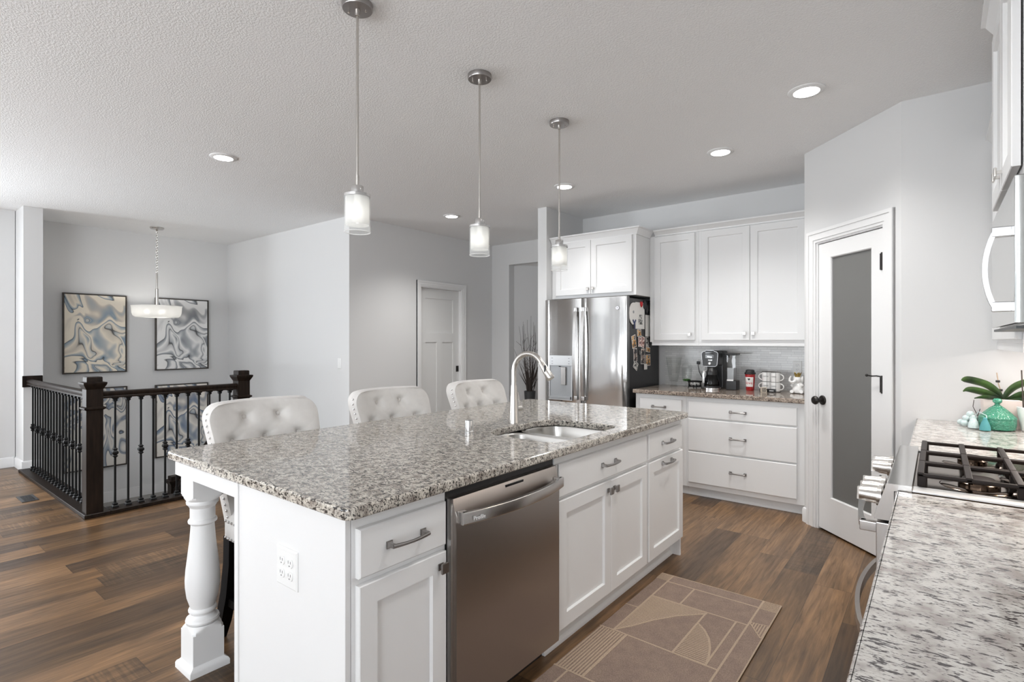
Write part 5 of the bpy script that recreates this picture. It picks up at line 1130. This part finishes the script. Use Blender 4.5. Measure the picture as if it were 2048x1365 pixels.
# ------------------------------------------------------------------ runner rug
RX0, RX1, RYT, RYB = -1.243, -.612, 2.968, 1.15; RZ = .007
b = MB(); b.box(RX0, RX1, RYB, RYT, .0004, RZ, .002, 1); 
b.cur = 1
def U(u, v, z=RZ + .0009): return (RX0 + u, RYT - v, z)
SZ = [0]
def strip(pts, w=.009):
    n = len(pts); L = []; SZ[0] += 1; zt_ = RZ + .0007 + .000006 * SZ[0]
    for i, (u, v) in enumerate(pts):
        a = Vector(pts[min(i + 1, n - 1)]) - Vector(pts[max(i - 1, 0)]); a.normalize(); nx, ny = -a.y * w / 2, a.x * w / 2
        L.append([U(u + nx, v + ny, RZ - .001), U(u + nx, v + ny, zt_), U(u - nx, v - ny, zt_), U(u - nx, v - ny, RZ - .001)])
    b.loops(L)
def hatch(inside, u0, u1, v0, v1, step=.0135, w=.0065, along='u'):
    "short parallel ribs clipped to a shape"
    k = 0; a0, a1, c0, c1 = (v0, v1, u0, u1) if along == 'u' else (u0, u1, v0, v1)
    a = a0 + step / 2
    while a < a1:
        run = None; N = 60
        for i in range(N + 1):
            c_ = c0 + (c1 - c0) * i / N; p = (c_, a) if along == 'u' else (a, c_)
            if inside(*p):
                if run is None: run = c_
                last = c_
            if run is not None and (not inside(*p) or i == N):
                if last - run > .006: strip([(run, a), (last, a)] if along == 'u' else [(a, run), (a, last)], w)
                run = None
        a += step
UL, UR, V1 = .068, .545, .092; LB = 1.818
strip([(UL, 0), (UL, .737)]); strip([(UL, 1.119), (UL, LB)]); strip([(UR, 0), (UR, LB)]); strip([(UL, V1), (UR, V1)]); strip([(UR, .095), (.63, .095)], .007)
strip([(0, .004), (.63, .004)], .006); strip([(.628, 0), (.628, LB)], .006)
strip([(UL, .300), (UR, .302)]); strip([(.219, V1), (.219, .300)])
arc_ = [(UL + .292 * math.sin(q) , .302 + .425 * math.cos(q)) for q in [PI / 2 * i / 16 for i in range(17)]]
strip([(UL, .727), (.12, .645), (.175, .537), (.25, .425), (.36, .314)]); strip([(UL, .727), (UR, .742)])
CV = [(UL, .727), (.12, .645), (.175, .537), (.25, .425), (.36, .314)]
def incurve(u, v):
    for (a, c_), (d_, e_) in zip(CV, CV[1:]):
        if a <= u <= d_: return .305 < v < c_ + (e_ - c_) * (u - a) / (d_ - a)
    return False
hatch(incurve, UL, .36, .305, .727, .0125, .007)
strip([(.354, .31), (.352, .735)])
pet = [(.358, .43), (.40, .47), (.44, .53), (.468, .60), (.485, .67), (.495, .738)]; strip(pet)
def inpet(u, v):
    if not (.430 < v < .735): return False
    for (a, c_), (d_, e_) in zip(pet, pet[1:]):
        if c_ <= v <= e_: return .354 < u < a + (d_ - a) * (v - c_) / (e_ - c_)
    return False
hatch(inpet, .354, .50, .43, .735, .0135, .0065); strip([(.494, .302), (.494, .735)])
strip([(UR, .270), (.625, .250)], .006); strip([(UR + .004, .275), (.620, .385)], .006)
hatch(lambda u, v: .255 < v < .385 and u > UR + (v - .27) * .68, UR, .625, .255, .385, .012, .0055, 'v')
hatch(lambda u, v: u > UR and v < .095, UR, .628, 0, .095, .010, .005, 'u'); hatch(lambda u, v: True, 0, UL, .008, .09, .0115, .006, 'u')
strip([(0, .467), (UL, .463)], .007); strip([(0, .733), (UL, .729)], .008)
hatch(lambda u, v: True, .004, .135, .737, 1.118, .0135, .007, 'v'); strip([(.137, .733), (.137, 1.12)]); strip([(0, 1.119), (UR, 1.125)])
strip([(UL, 1.30), (UR, 1.30)]); strip([(.30, 1.12), (.30, 1.30)]); strip([(UL, 1.72), (UR, 1.72)])
obj('runner_rug', b, ['rug', 'rug_line'], None, 'taupe runner rug with tan geometric lines on the planks beside the island', 'rug', origin=((RX0 + RX1) / 2, (RYT + RYB) / 2, 0))
